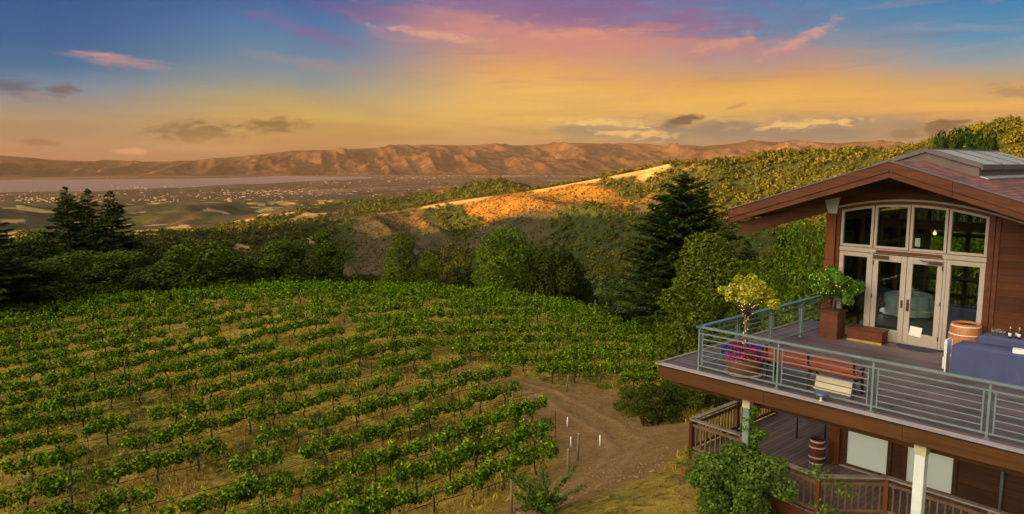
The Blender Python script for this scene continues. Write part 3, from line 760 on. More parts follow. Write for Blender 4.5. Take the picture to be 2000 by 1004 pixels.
def build_house():
    h = thing('winery_building', 'red wooden winery building with a gabled shingle roof and arched cream glass doors', 'building')
    # --- front wall with arched opening
    x0, x1 = 1.22, 7.4
    wz = lambda u: roof_z(u) - 0.50
    w = MB()
    w.prism([(x0, 0.0), (1.40, 0.0), (1.40, wz(1.40)), (x0, wz(x0))], 'y', WV, WV + 0.18)
    w.prism([(5.54, 0.0), (x1, 0.0), (x1, wz(x1)), (5.54, wz(5.54))], 'y', WV, WV + 0.18)
    n = 16
    us = [1.40 + (5.54 - 1.40) * i / n for i in range(n + 1)]
    poly = [(u, arch_z(u) + 0.10) for u in us] + [(u, wz(u)) for u in reversed(us)]
    for i in range(n):
        a, b_ = us[i], us[i + 1]
        w.prism([(a, arch_z(a) + 0.10), (b_, arch_z(b_) + 0.10), (b_, wz(b_)), (a, wz(a))], 'y', WV, WV + 0.18)
    w.build('wall', M['siding_x'], h)
    # dark red surround of the arch, then the weathered metal trim above it
    s = MB()
    s.box(1.38, 1.48, WV - 0.04, WV + 0.12, 0, arch_z(1.43)); s.box(5.44, 5.58, WV - 0.04, WV + 0.12, 0, arch_z(5.5))
    for i in range(n):
        a, b_ = 1.38 + 4.2 * i / n, 1.38 + 4.2 * (i + 1) / n
        s.prism([(a, arch_z(a)), (b_, arch_z(b_)), (b_, arch_z(b_) + 0.085), (a, arch_z(a) + 0.085)], 'y', WV - 0.05, WV + 0.12)
    s.box(5.60, 5.70, WV - 0.03, WV, 0, 3.78)
    s.build('surround', M['fascia'], h)
    t = MB()
    for i in range(22):
        a, b_ = 1.26 + 6.0 * i / 22, 1.26 + 6.0 * (i + 1) / 22
        f = lambda u: arch_z(u) + 0.09 if u < 5.6 else arch_z(5.6) + 0.09 - 0.30 * (u - 5.6)
        t.prism([(a, f(a)), (b_, f(b_)), (b_, f(b_) + 0.05), (a, f(a) + 0.05)], 'y', WV - 0.09, WV + 0.02)
    t.build('arch_trim', M['arch_trim'], h)
    c = MB(); c.box(1.06, 1.37, WV - 0.12, WV, 0.0, 2.25); c.box(1.08, 1.36, WV - 0.10, WV, 2.26, 3.70)
    c.build('corner_post', M['post_brown'], h)
    c = MB(); c.prism([(1.02, 4.09), (1.14, 3.70), (1.40, 3.70), (1.46, 4.20)], 'y', WV - 0.16, WV - 0.10)
    for q in ((1.15, 4.0), (1.3, 4.02), (1.2, 3.82), (1.32, 3.82)):
        c.box(q[0] - .015, q[0] + .015, WV - 0.175, WV - 0.16, q[1] - .015, q[1] + .015)
    c.build('corner_plate', M['plate'], h)
    # --- glazed front: transoms, side lights, two door leaves
    def pane(parent, a, b_, z0, z1, v, arched=False):
        g = MB()
        if arched:
            k = 6; uu = [a + (b_ - a) * i / k for i in range(k + 1)]
            g.prism([(a, z0), (b_, z0)] + [(u, arch_z(u) - 0.07) for u in reversed(uu)], 'y', v, v + 0.012)
        else: g.box(a, b_, v, v + 0.012, z0, z1)
        return g.build('pane', M['glass'], parent)
    def frame(a, b_, z0, z1, wd, v0, v1, arched=False):
        f = MB()
        f.box(a, a + wd, v0, v1, z0, arch_z(a + wd / 2) - 0.002 if arched else z1); f.box(b_ - wd, b_, v0, v1, z0, arch_z(b_ - wd / 2) - 0.002 if arched else z1)
        f.box(a + wd, b_ - wd, v0, v1, z0, z0 + wd)
        if arched:
            k = 6
            for i in range(k):
                p, q = a + wd + (b_ - a - 2 * wd) * i / k, a + wd + (b_ - a - 2 * wd) * (i + 1) / k
                f.prism([(p, arch_z(p) - wd), (q, arch_z(q) - wd), (q, arch_z(q)), (p, arch_z(p))], 'y', v0, v1)
        else: f.box(a + wd, b_ - wd, v0, v1, z1 - wd, z1)
        return f
    for i in range(4):
        a, b_ = BAYS[i] + 0.012, BAYS[i + 1] - 0.012
        f = frame(a, b_, 2.72, 4, 0.075, WV - 0.02, WV + 0.09, True).build('window', M['cream'], h, 0.006)
        pane(f, a + 0.07, b_ - 0.07, 2.79, 4, WV + 0.03, True)
    for i in (0, 3):
        a, b_ = BAYS[i] + 0.012, BAYS[i + 1] - 0.012
        f = frame(a, b_, 0.06, 2.56, 0.13, WV - 0.03, WV + 0.08).build('side_window', M['cream'], h, 0.006)
        pane(f, a + 0.12, b_ - 0.12, 0.18, 2.44, WV + 0.03)
    bar = MB(); bar.box(1.48, 5.44, WV - 0.03, WV + 0.1, 2.575, 2.705)
    for u in (BAYS[1], BAYS[3]): bar.box(u - 0.035, u + 0.035, WV - 0.05, WV + 0.1, 0, 2.57)
    bar.box(1.48, 5.44, WV - 0.035, WV + 0.11, 0.0, 0.05)
    bar.build('door_frame', M['cream'], h, 0.006)
    hd = MB(); hd.box(2.58, 4.36, WV - 0.055, WV - 0.032, 2.60, 2.68); hd.build('door_header', M['fascia'], h)
    for i in (1, 2):
        a, b_ = (BAYS[1] + 0.045, ARCH_C - 0.006) if i == 1 else (ARCH_C + 0.006, BAYS[3] - 0.045)
        f = MB(); v0, v1 = WV - 0.045, WV + 0.01
        f.box(a, a + 0.15, v0, v1, 0.03, 2.55); f.box(b_ - 0.15, b_, v0, v1, 0.03, 2.55)
        f.box(a + 0.15, b_ - 0.15, v0, v1, 0.03, 0.36); f.box(a + 0.15, b_ - 0.15, v0, v1, 2.36, 2.55)
        d = f.build('door', M['cream'], h, 0.008)
        pane(d, a + 0.14, b_ - 0.14, 0.35, 2.37, WV - 0.02)
        g = MB()
        if i == 2:
            g.box(a + 0.05, a + 0.12, v0 - 0.012, v0, 0.98, 1.32); g.box(a + 0.06, a + 0.11, v0 - 0.06, v0 - 0.012, 1.05, 1.10); g.tube([(a + .085, v0 - .055, 1.02), (a + .085, v0 - .06, 1.26)], 0.014, 6)
        else: g.box(b_ - 0.10, b_ - 0.04, v0 - 0.012, v0, 1.05, 1.28)
        g.build('door_handle', M['bronze'], d)
        g = MB()
        if i == 1: g.box(a + 0.0, a + 0.44, v0 - 0.05, v0, 2.43, 2.53)
        else:
            g.box(b_ - 0.36, b_ - 0.02, v0 - 0.07, v0, 2.40, 2.49); g.bar((b_ - 0.34, v0 - 0.03, 2.45), (b_ - 0.55, v0 - 0.16, 2.50), 0.03, 0.03)
        g.build('door_closer', M['bronze'], d)
        for z in (0.3, 1.3, 2.3):
            q = a + 0.012 if i == 1 else b_ - 0.012
            g = MB(); g.box(q - 0.014, q + 0.014, v0 - 0.02, v0, z - 0.06, z + 0.06); g.build('hinge', M['bronze'], d)
        if i == 2:
            g = MB(); g.tube([(a + 0.12, WV + 0.06, 1.02), (b_ - 0.12, WV + 0.06, 1.0)], 0.02, 6); g.build('push_bar', M['brass'], d)
    g = MB(); g.box(3.60, 3.74, WV + 0.045, WV + 0.05, 2.86, 3.10); g.build('notice', M['paper'], h)
    # --- roof
    th = 0.20
    r = MB()
    HL, HR, HV0, HV1 = 2.06, 4.78, 8.2, RV1 - 1.6              # opening under the skylight
    def slab(bm, off, thick, v0, v1):
        for ua, ub, a_, b_ in ((EAVE_L, HL, v0, v1), (HR, EAVE_R, v0, v1), (HL, RIDGE_U, v0, HV0), (RIDGE_U, HR, v0, HV0), (HL, RIDGE_U, HV1, v1), (RIDGE_U, HR, HV1, v1)):
            bm.prism([(ua, roof_z(ua) - off), (ub, roof_z(ub) - off), (ub, roof_z(ub) - off - thick), (ua, roof_z(ua) - off - thick)], 'y', a_, b_)
    slab(r, 0.0, th, RV0 + 0.06, RV1)
    rf = r.build('roof', roof_mat(), h)
    # raised skylight along the ridge
    mz = 0.37
    ml, mr, mv = 1.96, 4.88, 8.0
    k = MB()
    for va, vb in ((mv + 0.05, mv + 0.15), (RV1 - 1.62, RV1 - 1.52)):
        for ua, ub in ((ml + .06, RIDGE_U), (RIDGE_U, mr - .06)):
            k.prism([(ua, roof_z(ua) - 0.03), (ub, roof_z(ub) - 0.03), (ub, roof_z(ub) + mz - 0.105), (ua, roof_z(ua) + mz - 0.105)], 'y', va, vb)
    for ua in (ml + .06, mr - .14):
        k.prism([(ua, roof_z(ua) - 0.03), (ua + .08, roof_z(ua + .08) - 0.03), (ua + .08, roof_z(ua + .08) + mz - 0.105), (ua, roof_z(ua) + mz - 0.105)], 'y', mv + 0.155, RV1 - 1.625)
    k.build('skylight_curb', M['mon_side'], rf)
    k = MB()
    for ua, ub in ((ml, RIDGE_U), (RIDGE_U, mr)):
        za, zb = roof_z(ua) + mz, roof_z(ub) + mz
        k.prism([(ua, za), (ub, zb), (ub, zb - 0.10), (ua, za - 0.10)], 'y', mv - 0.02, mv + 0.13)
    k.box(mr - 0.02, mr + 0.04, mv, RV1 - 1.5, roof_z(mr) + mz - 0.15, roof_z(mr) + mz - 0.0)
    k.box(ml - 0.04, ml + 0.02, mv, RV1 - 1.5, roof_z(ml) + mz - 0.15, roof_z(ml) + mz - 0.0)
    for v in np.arange(mv + 0.13, RV1 - 1.5, 1.75):
        for ua, ub in ((ml, RIDGE_U), (RIDGE_U, mr)):
            k.bar((ua, v, roof_z(ua) + mz + 0.012), (ub, v, roof_z(ub) + mz + 0.012), 0.035, 0.03)
    k.bar((RIDGE_U, mv, RIDGE_Z + mz + 0.01), (RIDGE_U, RV1 - 1.5, RIDGE_Z + mz + 0.01), 0.12, 0.04)
    k.build('skylight_frame', M['grey_cap'], rf)
    k = MB()
    for ua, ub in ((ml + .02, RIDGE_U), (RIDGE_U, mr - .02)):
        za, zb = roof_z(ua) + mz, roof_z(ub) + mz
        k.prism([(ua, za), (ub, zb), (ub, zb - 0.05), (ua, za - 0.05)], 'y', mv + 0.13, RV1 - 1.5)
    k.build('skylight', M['skylight'], rf)
    k = MB()
    k.bar((mr + 0.02, mv + .1, roof_z(mr) + 0.015), (mr + 0.02, RV1 - 1.5, roof_z(mr) + 0.015), 0.30, 0.03, (0.3, 0, 1))
    k.build('roof_flashing', M['flashing'], rf)
    # --- fascia boards on the gable and eaves, dark metal drip edge
    f = MB()
    for i, (ua, ub) in enumerate(((EAVE_L, 1.56), (1.563, RIDGE_U), (RIDGE_U, 4.98), (4.983, EAVE_R))):      # boards butt at visible joints
        za, zb = roof_z(ua) - 0.01, roof_z(ub) - 0.01; o_ = 0.005 * (i in (1, 2))
        f.prism([(ua, za), (ub, zb), (ub, zb - 0.27), (ua, za - 0.27)], 'y', RV0 - 0.03 - o_, RV0 + 0.055)
        f.prism([(ua, za - 0.272), (ub, zb - 0.272), (ub, zb - 0.43 - o_), (ua, za - 0.43 - o_)], 'y', RV0 - o_, RV0 + 0.055)
    f.box(EAVE_L - 0.05, EAVE_L, RV0 - 0.03, RV1, roof_z(EAVE_L) - 0.34, roof_z(EAVE_L) - 0.012)
    f.box(EAVE_R, EAVE_R + 0.05, RV0 - 0.03, RV1, roof_z(EAVE_R) - 0.34, roof_z(EAVE_R) - 0.012)
    f.build('fascia', M['fascia'], h, 0.006)
    f = MB()
    for ua, ub in ((EAVE_L - .06, RIDGE_U), (RIDGE_U, EAVE_R + .06)):
        f.prism([(ua, roof_z(ua) - 0.01), (ub, roof_z(ub) - 0.01), (ub, roof_z(ub) + 0.025), (ua, roof_z(ua) + 0.025)], 'y', RV0 - 0.06, RV0 + 0.10)
    f.build('drip_edge', M['grey_cap'], h)
    f = MB(); slab(f, th + 0.004, 0.046, RV0 + 0.065, RV1 - 0.05)
    f.build('soffit', M['soffit'], h)
    # outrigger beam from the wall corner to the roof corner
    f = MB(); f.bar((1.06, WV - 0.05, 3.91), (-1.14, 5.86, 3.145), 0.16, 0.38); f.build('outrigger_beam', M['fascia'], h, 0.006)
    f = MB(); f.bar((1.3, 12.0, 3.95), (-1.2, 12.0, 3.15), 0.16, 0.34); f.build('outrigger_beam', M['fascia'], h)
    # --- room: floor, side walls with windows, back wall with windows
    f = MB(); f.box(1.25, 7.4, WV + 0.01, 15.0, -0.25, -0.005); f.build('room_floor', M['floor_in'], h)
    def post_wall(name, pts, posts, zs, top):
        g = MB()
        for (ax, ay) in posts: g.box(ax - .07, ax + .07, ay - .07, ay + .07, 0, top)
        for z in zs:
            g.bar((*pts[0], z), (*pts[1], z), 0.13, 0.14)
        return g.build(name, M['wall_in'], h)
    post_wall('side_window_wall', ((1.35, 7.36), (1.35, 14.9)), [(1.35, v) for v in (8.9, 10.4, 11.9, 13.4, 14.9)], (0.35, 2.55, 3.55), 3.6)
    post_wall('back_window_wall', ((1.43, 14.9), (7.3, 14.9)), [(u, 14.9) for u in (2.7, 4.05, 5.4, 6.75)], (0.35, 1.0, 2.6), 4.4)
    g = MB(); g.box(1.34, 1.352, 7.4, 14.8, 0.42, 2.48); g.box(1.34, 1.352, 7.4, 14.8, 2.62, 3.48); g.build('pane', M['glass'], h)
    g = MB(); g.box(7.22, 7.4, WV + 0.185, 15.0, -0.25, 3.55); g.build('side_wall', M['siding_y'], h)
    g = MB(); g.bar((1.45, 10.5, 3.25), (7.2, 10.5, 3.25), 0.2, 0.3); g.build('tie_beam', M['wall_in'], h)
    g = MB(); g.lathe([(0.002, 0), (0.05, 0.02), (0.06, 0.07), (0.03, 0.12)], (3.0, 10.5, 2.92), 10); g.tube([(3.0, 10.5, 3.04), (3.0, 10.5, 3.12)], 0.01, 5)
    g.build('pendant_lamp', M['lamp_glow'], h)
    # --- storey below the terrace
    lv = 4.0
    g = MB()
    g.box(2.88, 3.16, lv - 0.04, lv + 0.20, LOWZ, -0.36); g.build('corner_post', M['post_brown'], h)
    g = MB()
    g.box(3.16, 3.30, lv + .02, lv + .2, LOWZ, -0.36); g.box(4.43, 4.81, lv + .02, lv + .2, LOWZ, -0.36); g.box(5.95, 9.5, lv + .02, lv + .2, LOWZ, -0.36)
    g.build('lower_wall', M['siding_low'], h)
    g = MB(); g.box(2.90, 3.14, lv + 0.205, 14.9, LOWZ, -0.36); g.build('lower_side_wall', M['siding_y'], h)
    for a, b_ in ((3.30, 4.43), (4.81, 5.95)):
        f = MB(); z0 = LOWZ + 0.03
        f.box(a - .05, a + 0.05, lv - .02, lv + .1, z0, -0.4); f.box(b_ - .04, b_ + .06, lv - .02, lv + .1, z0, -0.4); f.box(a + .05, b_ - .04, lv - .02, lv + .1, z0, z0 + 0.06)
        f.box(a + .05, b_ - .04, lv - .02, lv + .1, -0.44, -0.38)
        wn = f.build('lower_window', M['beam'], h)
        f = MB(); f.box(a + .05, b_ - .04, lv + .03, lv + .05, z0 + .06, -0.44); f.build('pane', M['frost'], wn)
        f = MB(); f.box(a - .08, b_ + .08, lv - .10, lv - .022, z0 - .02, z0 + .015); f.build('sill', M['cream'], wn)
    g = MB(); g.tube([(6.95, lv - 0.06, LOWZ), (6.95, lv - 0.06, -0.4)], 0.035, 8); g.build('downpipe', M['teal_post'], h)
    return h

def roof_mat():
    m, nt, b = new_mat('red_shingles')
    sep = nt.new('ShaderNodeSeparateXYZ'); nt.l.new(ocoord(nt), sep.inputs[0])
    v = nt.vec(sep.outputs[1], nt.mul(sep.outputs[0], 1.05), 0.0)
    br = nt.new('ShaderNodeTexBrick'); nt.l.new(v, br.inputs['Vector'])
    br.offset = 0.43; br.inputs['Scale'].default_value = 1.0
    br.inputs['Brick Width'].default_value = 0.30; br.inputs['Row Height'].default_value = 0.19
    br.inputs['Mortar Size'].default_value = 0.012; br.inputs['Mortar Smooth'].default_value = 0.4; br.inputs['Bias'].default_value = -0.1
    br.inputs['Color1'].default_value = (0.27, 0.085, 0.058, 1); br.inputs['Color2'].default_value = (0.085, 0.042, 0.046, 1)
    br.inputs['Mortar'].default_value = (0.035, 0.022, 0.024, 1)
    c = nt.mix(1.0, br.outputs[0], nt.ramp(nt.noise(v, 1.1, 5.0, 0.65), [(0.3, (0.75,) * 3), (0.7, (1.3,) * 3)]), 'MULTIPLY')
    nt.l.new(c, b.inputs['Base Color']); b.inputs['Roughness'].default_value = 0.8
    saw = nt.m('FRACT', nt.mul(sep.outputs[0], 1.05 / 0.19))
    bump(nt, b, nt.add(nt.mul(saw, 0.8), nt.mul(br.outputs['Fac'], -0.6)), 0.9, 0.03)
    return m
build_house()

# --- upper terrace
def build_terrace():
    t = thing('terrace', 'upper timber terrace of weathered grey boards with a deep brown edge beam', 'terrace')
    g = MB(); g.box(0, 9.6, 0, WV - 0.0, -0.045, 0.0); g.box(0, 1.05, WV + 0.001, 8.3, -0.045, 0.0); g.build('boards', M['deck_up'], t)
    g = MB()
    g.box(0.03, 3.05, 0.02, 0.10, -0.37, -0.048); g.box(3.053, 6.1, 0.024, 0.10, -0.366, -0.048); g.box(6.103, 9.6, 0.02, 0.10, -0.37, -0.048); g.box(0.02, 0.10, 0.105, 8.3, -0.37, -0.048)
    g.build('edge_beam', M['beam'], t, 0.006)
    g = MB(); g.box(0.0, 9.6, -0.035, 0.20, 0.001, 0.012); g.build('edge_board', M['edge_board'], t)
    g = MB(); g.box(-0.02, 0.06, -0.03, 8.3, 0.002, 0.035); g.build('edge_strip', M['old_cap'], t)
    for u in np.arange(0.8, 9.6, 0.8):
        g = MB(); g.box(u - .03, u + .03, 0.11, WV, -0.32, -0.048); g.build('joist', M['soffit'], t)
    g = MB(); g.box(0.11, 9.6, 0.5, 0.66, -0.62, -0.325); g.build('cross_beam', M['beam'], t)
    return t
build_terrace()

# --- metal railing
def build_railing():
    r = thing('metal_railing', 'grey green metal railing with blue capped handrail round the upper terrace', 'railing', (1.07, 0.33, 0))
    H = 1.11
    def run(p, q, nseg, cap, capm, skip_first=False):
        p, q = Vector(p), Vector(q); d = (q - p) / nseg
        for i in range(nseg + 1):
            if i == 0 and skip_first: continue
            a = p + d * i
            m = MB(); m.box(a.x - .022, a.x + .022, a.y - .022, a.y + .022, 0.0, H - 0.03); m.box(a.x - .055, a.x + .055, a.y - .055, a.y + .055, 0.0, 0.012)
            m.build('post', M['rail_paint'], r)
        un = d.normalized()
        for i in range(nseg):
            a, b_ = p + d * i + un * 0.10, p + d * (i + 1) - un * 0.10
            m = MB()
            up = Vector((0, 0, 1))
            for e in (a, b_): m.bar(e + up * 0.10, e + up * 0.93, 0.022, 0.03, un)
            for k, z in enumerate((0.25, 0.39, 0.53, 0.67, 0.81)):
                m.bar(a + up * z, b_ + up * z, 0.018, 0.022)
            for z in (0.11, 0.945): m.bar(a - un * 0.10 + up * z, b_ + un * 0.10 + up * z, 0.03, 0.035)
            m.build('rail_panel', M['rail_paint'], r)
        m = MB(); m.bar(p + Vector((0, 0, H)) - un * 0.06, q + Vector((0, 0, H)) + un * 0.06, cap, 0.05)
        m.build('handrail', capm, r, 0.006)
    run((0, 0, 0), (2.14 * 4, 0, 0), 4, 0.09, M['rail_paint'])
    run((0, 0, 0), (0, 7.15, 0), 4, 0.15, M['rail_cap'], True)
build_railing()

# --- posts under the terrace
def ground_under(u, v):
    p = P(u, v); return zt(p.x, p.y)
def support(u, v, wd, top, mat, name_lab):
    z0 = ground_under(u, v) - 0.3
    t = thing('support_post', name_lab, 'post', (u, v, z0))
    m = MB(); m.box(-wd, wd, -wd, wd, 0, top - z0); m.build('post', mat, t, 0.012)
    m = MB(); m.box(-wd - .012, wd + .012, -wd - .012, wd + .012, top - z0 - 0.22, top - z0 - 0.005); m.build('bracket', M['stain'], t)
    m = MB(); m.box(-wd - .03, wd + .03, -wd - .03, wd + .03, 0, 0.45); m.build('foot', M['plate'], t)
support(2.55, 0.22, 0.085, -0.372, M['teal_post'], 'flaking teal post under the terrace, wound with creeper')
support(6.42, 0.22, 0.10, -0.372, M['white_post'], 'pale white painted post under the terrace in front of the pale windows')

# --- lower deck
LD = [(-0.1, 1.85), (1.5, 1.8), (2.75, 0.95), (4.11, 0.76), (5.2, 1.88), (9.5, 1.75), (9.5, 4.0), (2.9, 4.0), (2.9, 7.6), (-0.1, 7.6)]
def build_lower_deck():
    t = thing('lower_deck', 'lower brown plank deck beneath the terrace', 'deck')
    m = MB(); m.prism(LD, 'z', LOWZ - 0.05, LOWZ); m.build('boards', M['deck_low'], t)
    m = MB()
    pts = LD[:6]
    for a, b_ in zip(pts[:-1], pts[1:]): m.bar((*a, LOWZ - 0.2), (*b_, LOWZ - 0.2), 0.06, 0.28)
    m.bar((*LD[0], LOWZ - 0.2), (*LD[9], LOWZ - 0.2), 0.06, 0.28)
    m.build('rim_board', M['post_brown'], t)
    for (u, v) in ((-0.02, 1.95), (1.5, 1.9), (4.1, 0.9), (-0.02, 5.0), (5.2, 2.0), (7.4, 1.9)):
        z0 = ground_under(u, v) - 0.3
        m = MB(); m.box(u - .07, u + .07, v - .07, v + .07, z0, LOWZ - 0.06); m.build('leg', M['post_brown'], t)
    m = MB(); m.bar((-0.3, 1.72, -3.55), (1.4, 1.78, -3.2), 0.05, 0.14); m.build('brace', M['post_brown'], t)
    # wooden balustrade round it
    r = thing('wooden_balustrade', 'old brown wooden balustrade with pale worn caps round the lower deck', 'railing', (0, 0, LOWZ))
    H = 0.92
    def run(a, b_, last_post=True, endm='old_rail'):
        a, b_ = Vector((*a, 0)), Vector((*b_, 0)); L = (b_ - a).length; d = (b_ - a) / L
        up = Vector((0, 0, 1))
        k = max(1, round(L / 2.0))
        for i in range(k + 1):
            if i == k and not last_post: continue
            e = a + d * (L * i / k)
            m = MB(); m.box(e.x - .05, e.x + .05, e.y - .05, e.y + .05, -0.25, H - 0.02); m.build('post', M['post_brown'] if i == 0 else M['old_rail'], r)
        m = MB(); m.bar(a + up * H, b_ + up * H, 0.15, 0.04); m.build('cap_rail', M['old_cap'], r)
        m = MB(); m.bar(a + up * (H - 0.16), b_ + up * (H - 0.16), 0.04, 0.08); m.bar(a + up * 0.10, b_ + up * 0.10, 0.04, 0.08); m.build('rail', M['old_rail'], r)
        n = int(L / 0.155)
        m = MB()
        for i in range(1, n):
            e = a + d * (L * i / n); m.bar(e + up * 0.135, e + up * (H - 0.195), 0.035, 0.035, d)
        m.build('balusters', M['old_rail'], r)
    run(LD[0], (-0.1, 6.6)); run(LD[0], LD[1]); run((2.75, 0.95), LD[3], False); run(LD[3], LD[4], False); run(LD[4], (9.4, 1.75))
    t2 = thing('wine_barrel', 'dark red wine barrel with pale hoops on the lower deck', 'barrel', (2.72, 3.62, LOWZ))
    barrel(t2, 0.215, 0.70, M['barrel_red'])
    f = thing('handrail_frame', 'black metal handrail frame standing on the lower deck', 'handrail', (1.45, 5.0, LOWZ))
    m = MB(); m.tube([(0, 0, 0), (0, 0, 0.74), (0.85, -0.02, 0.74), (0.85, -0.02, 0)], 0.028, 6, False); m.build('frame', M['black'], f)
    m = MB(); m.bar((-0.02, 0, 0.775), (0.87, -0.02, 0.775), 0.06, 0.02); m.build('grip', M['old_cap'], f)

def barrel(t, r, hgt, mat, open_top=True):
    prof = [(r * 0.84, 0), (r * 0.93, hgt * .15), (r, hgt * .42), (r * 1.0, hgt * .58), (r * 0.93, hgt * .85), (r * 0.85, hgt)]
    m = MB(); m.lathe(prof + [(r * 0.78, hgt), (r * 0.77, hgt - 0.05), (0.01, hgt - 0.05)], (0, 0, 0), 28); m.build('staves', mat, t)
    def rad(z):
        for (r0, z0), (r1, z1) in zip(prof[:-1], prof[1:]):
            if z0 <= z <= z1: return r0 + (r1 - r0) * (z - z0) / (z1 - z0)
        return r
    for z in (0.05, 0.30, 0.70, 0.93):
        m = MB(); a, b_ = z * hgt - 0.022, z * hgt + 0.022
        m.lathe([(rad(a) + .001, a), (rad(a) + .007, a), (rad(b_) + .007, b_), (rad(b_) + .001, b_)], (0, 0, 0), 28, cap=False); m.build('hoop', M['hoop'], t)
    m = MB(); m.lathe([(0.005, hgt - 0.049), (r * 0.76, hgt - 0.047)], (0, 0, 0), 28, cap=False); m.build('lid', M['soil'] if mat is M['barrel_wood'] else mat, t)
build_lower_deck()

t = thing('wine_barrel', 'large orange wooden barrel with pale hoops beside the glass doors', 'barrel', (5.20, 6.62, 0))
barrel(t, 0.40, 0.96, M['barrel_wood'])

# --- tables with cloths
def cloth_table(label, u0, u1, v0, v1, h, fold=0.05, seed=1):
    t = thing('banquet_table', label, 'table', ((u0 + u1) / 2, (v0 + v1) / 2, 0))
    w, d = (u1 - u0) / 2, (v1 - v0) / 2
    rnd = random.Random(seed)
    m = MB(); m.box(-w + .03, w - .03, -d + .03, d - .03, h - 0.05, h - 0.012); m.build('tabletop', M['white'], t)
    for a in (-1, 1):
        for b_ in (-1, 1):
            m = MB(); m.tube([(a * (w - .25), b_ * (d - .12), 0), (a * (w - .25), b_ * (d - .12), h - .05)], 0.018, 6); m.build('leg', M['black'], t)
    # cloth: a ring around the edge, dropping to the floor in soft folds
    ring = []
    n = 96
    per = 4 * (w + d)
    for i in range(n):
        s_ = per * i / n
        if s_ < 2 * w: p = (-w + s_, -d); nrm = (0, -1)
        elif s_ < 2 * w + 2 * d: p = (w, -d + s_ - 2 * w); nrm = (1, 0)
        elif s_ < 4 * w + 2 * d: p = (w - (s_ - 2 * w - 2 * d), d); nrm = (0, 1)
        else: p = (-w, d - (s_ - 4 * w - 2 * d)); nrm = (-1, 0)
        ring.append((p, nrm))
    ph = [rnd.uniform(0, 6.28) for _ in range(4)]
    vs_, fs = [], []
    levels = [(h, 0.0), (h - 0.01, 0.006), (h - 0.25, 0.35), (h - 0.5, 0.75), (0.03, 1.0)]
    for z, k in levels:
        for i, (p, nn) in enumerate(ring):
            a = 2 * math.pi * i / n
            f = fold * k * (0.9 + math.sin(9 * a + ph[0]) * 0.45 + math.sin(17 * a + ph[1]) * 0.35 + math.sin(31 * a + ph[2]) * 0.25)
            vs_.append((p[0] + nn[0] * f, p[1] + nn[1] * f, z))
    for L in range(len(levels) - 1):
        for i in range(n):
            k = (i + 1) % n; fs.append((L * n + i, L * n + k, (L + 1) * n + k, (L + 1) * n + i))
    fs.append(tuple(range(n)))
    m = MB(); m.face_add(vs_, fs, True)
    c = m.build('tablecloth', M['cloth'], None)
    c.location = t.location; c.rotation_euler = t.rotation_euler
    return t, c
t, c = cloth_table('folding table hidden under the blue cloth nearest the railing', 5.52, 8.0, 4.55, 5.38, 0.75, 0.028, 3)
tag(c, 'long blue grey tablecloth to the floor, nearest the railing, with a white box on it', 'tablecloth')
t, c = cloth_table('folding table hidden under the blue cloth against the wooden wall', 5.62, 8.2, 6.15, 6.95, 0.75, 0.026, 8)
tag(c, 'blue grey tablecloth against the wooden wall, with wine bottles and glasses on it', 'tablecloth')
t = thing('white_box', 'small white box lying on the blue table nearest the railing', 'box', (6.86, 4.86, 0.756), 0.15)
m = MB(); m.box(-.13, .13, -.09, .09, 0, 0.085); m.build('box', M['white'], t, 0.006); m = MB(); m.box(-.135, .135, -.095, .095, 0.086, 0.105); m.build('lid', M['white'], t, 0.004)
def bottle(u, v, lab, foil):
    t = thing('wine_bottle', lab, 'bottle', (u, v, 0.756))
    m = MB(); m.lathe([(0.036, 0), (0.038, 0.01), (0.038, 0.19), (0.030, 0.215), (0.015, 0.245), (0.0145, 0.30), (0.012, 0.302)], (0, 0, 0), 14); m.build('glass', M['bottle'], t)
    m = MB(); m.lathe([(0.0385, 0.05), (0.0390, 0.05), (0.0390, 0.14), (0.0385, 0.14)], (0, 0, 0), 14, cap=False); m.build('paper_label', M['label'], t)
    m = MB(); m.lathe([(0.0155, 0.235), (0.0165, 0.24), (0.0155, 0.305), (0.004, 0.307)], (0, 0, 0), 10); m.build('foil', foil, t)
bottle(6.25, 6.48, 'dark wine bottle with white label and gold neck, nearest the glasses', M['gold'])
bottle(6.44, 6.52, 'dark wine bottle with gold neck at the edge of the picture', M['gold'])
bottle(6.36, 6.66, 'dark wine bottle standing behind the two front bottles', M['fascia'])
def glass_m():
    m, nt, b = new_mat('clear_stemware')
    tr = nt.new('ShaderNodeBsdfTransparent'); gl = nt.new('ShaderNodeBsdfGlossy'); gl.inputs['Roughness'].default_value = 0.05
    fr = nt.new('ShaderNodeLayerWeight'); fr.inputs[0].default_value = 0.55
    mx = nt.new('ShaderNodeMixShader'); nt.l.new(fr.outputs['Facing'], mx.inputs[0]); nt.l.new(tr.outputs[0], mx.inputs[1]); nt.l.new(gl.outputs[0], mx.inputs[2])
    nt.l.new(mx.outputs[0], nt.n['Material Output'].inputs[0]); return m
GM = glass_m()
gm = MB(); gm.lathe([(0.032, 0), (0.005, 0.006), (0.004, 0.08), (0.02, 0.10), (0.036, 0.13), (0.034, 0.17), (0.028, 0.20)], (0, 0, 0), 12, cap=False)
gme = gm.mesh('wine_glass', GM)
wm = MB(); wm.lathe([(0.004, 0.098), (0.019, 0.103), (0.033, 0.13), (0.001, 0.131)], (0, 0, 0), 10); wme = wm.mesh('wine', M['gold'])
rg = random.Random(5)
for k in range(9):
    t = thing('wine_glass', 'clear stemmed wine glass in the cluster beside the bottles', 'glass', (5.86 + 0.085 * (k % 4) + rg.uniform(-.015, .015), 6.42 + 0.09 * (k // 4) + rg.uniform(-.015, .015), 0.756), group='wine glasses on the table by the wall')
    link('bowl', gme, t)
    if k in (0, 2, 5): link('wine', wme, t)
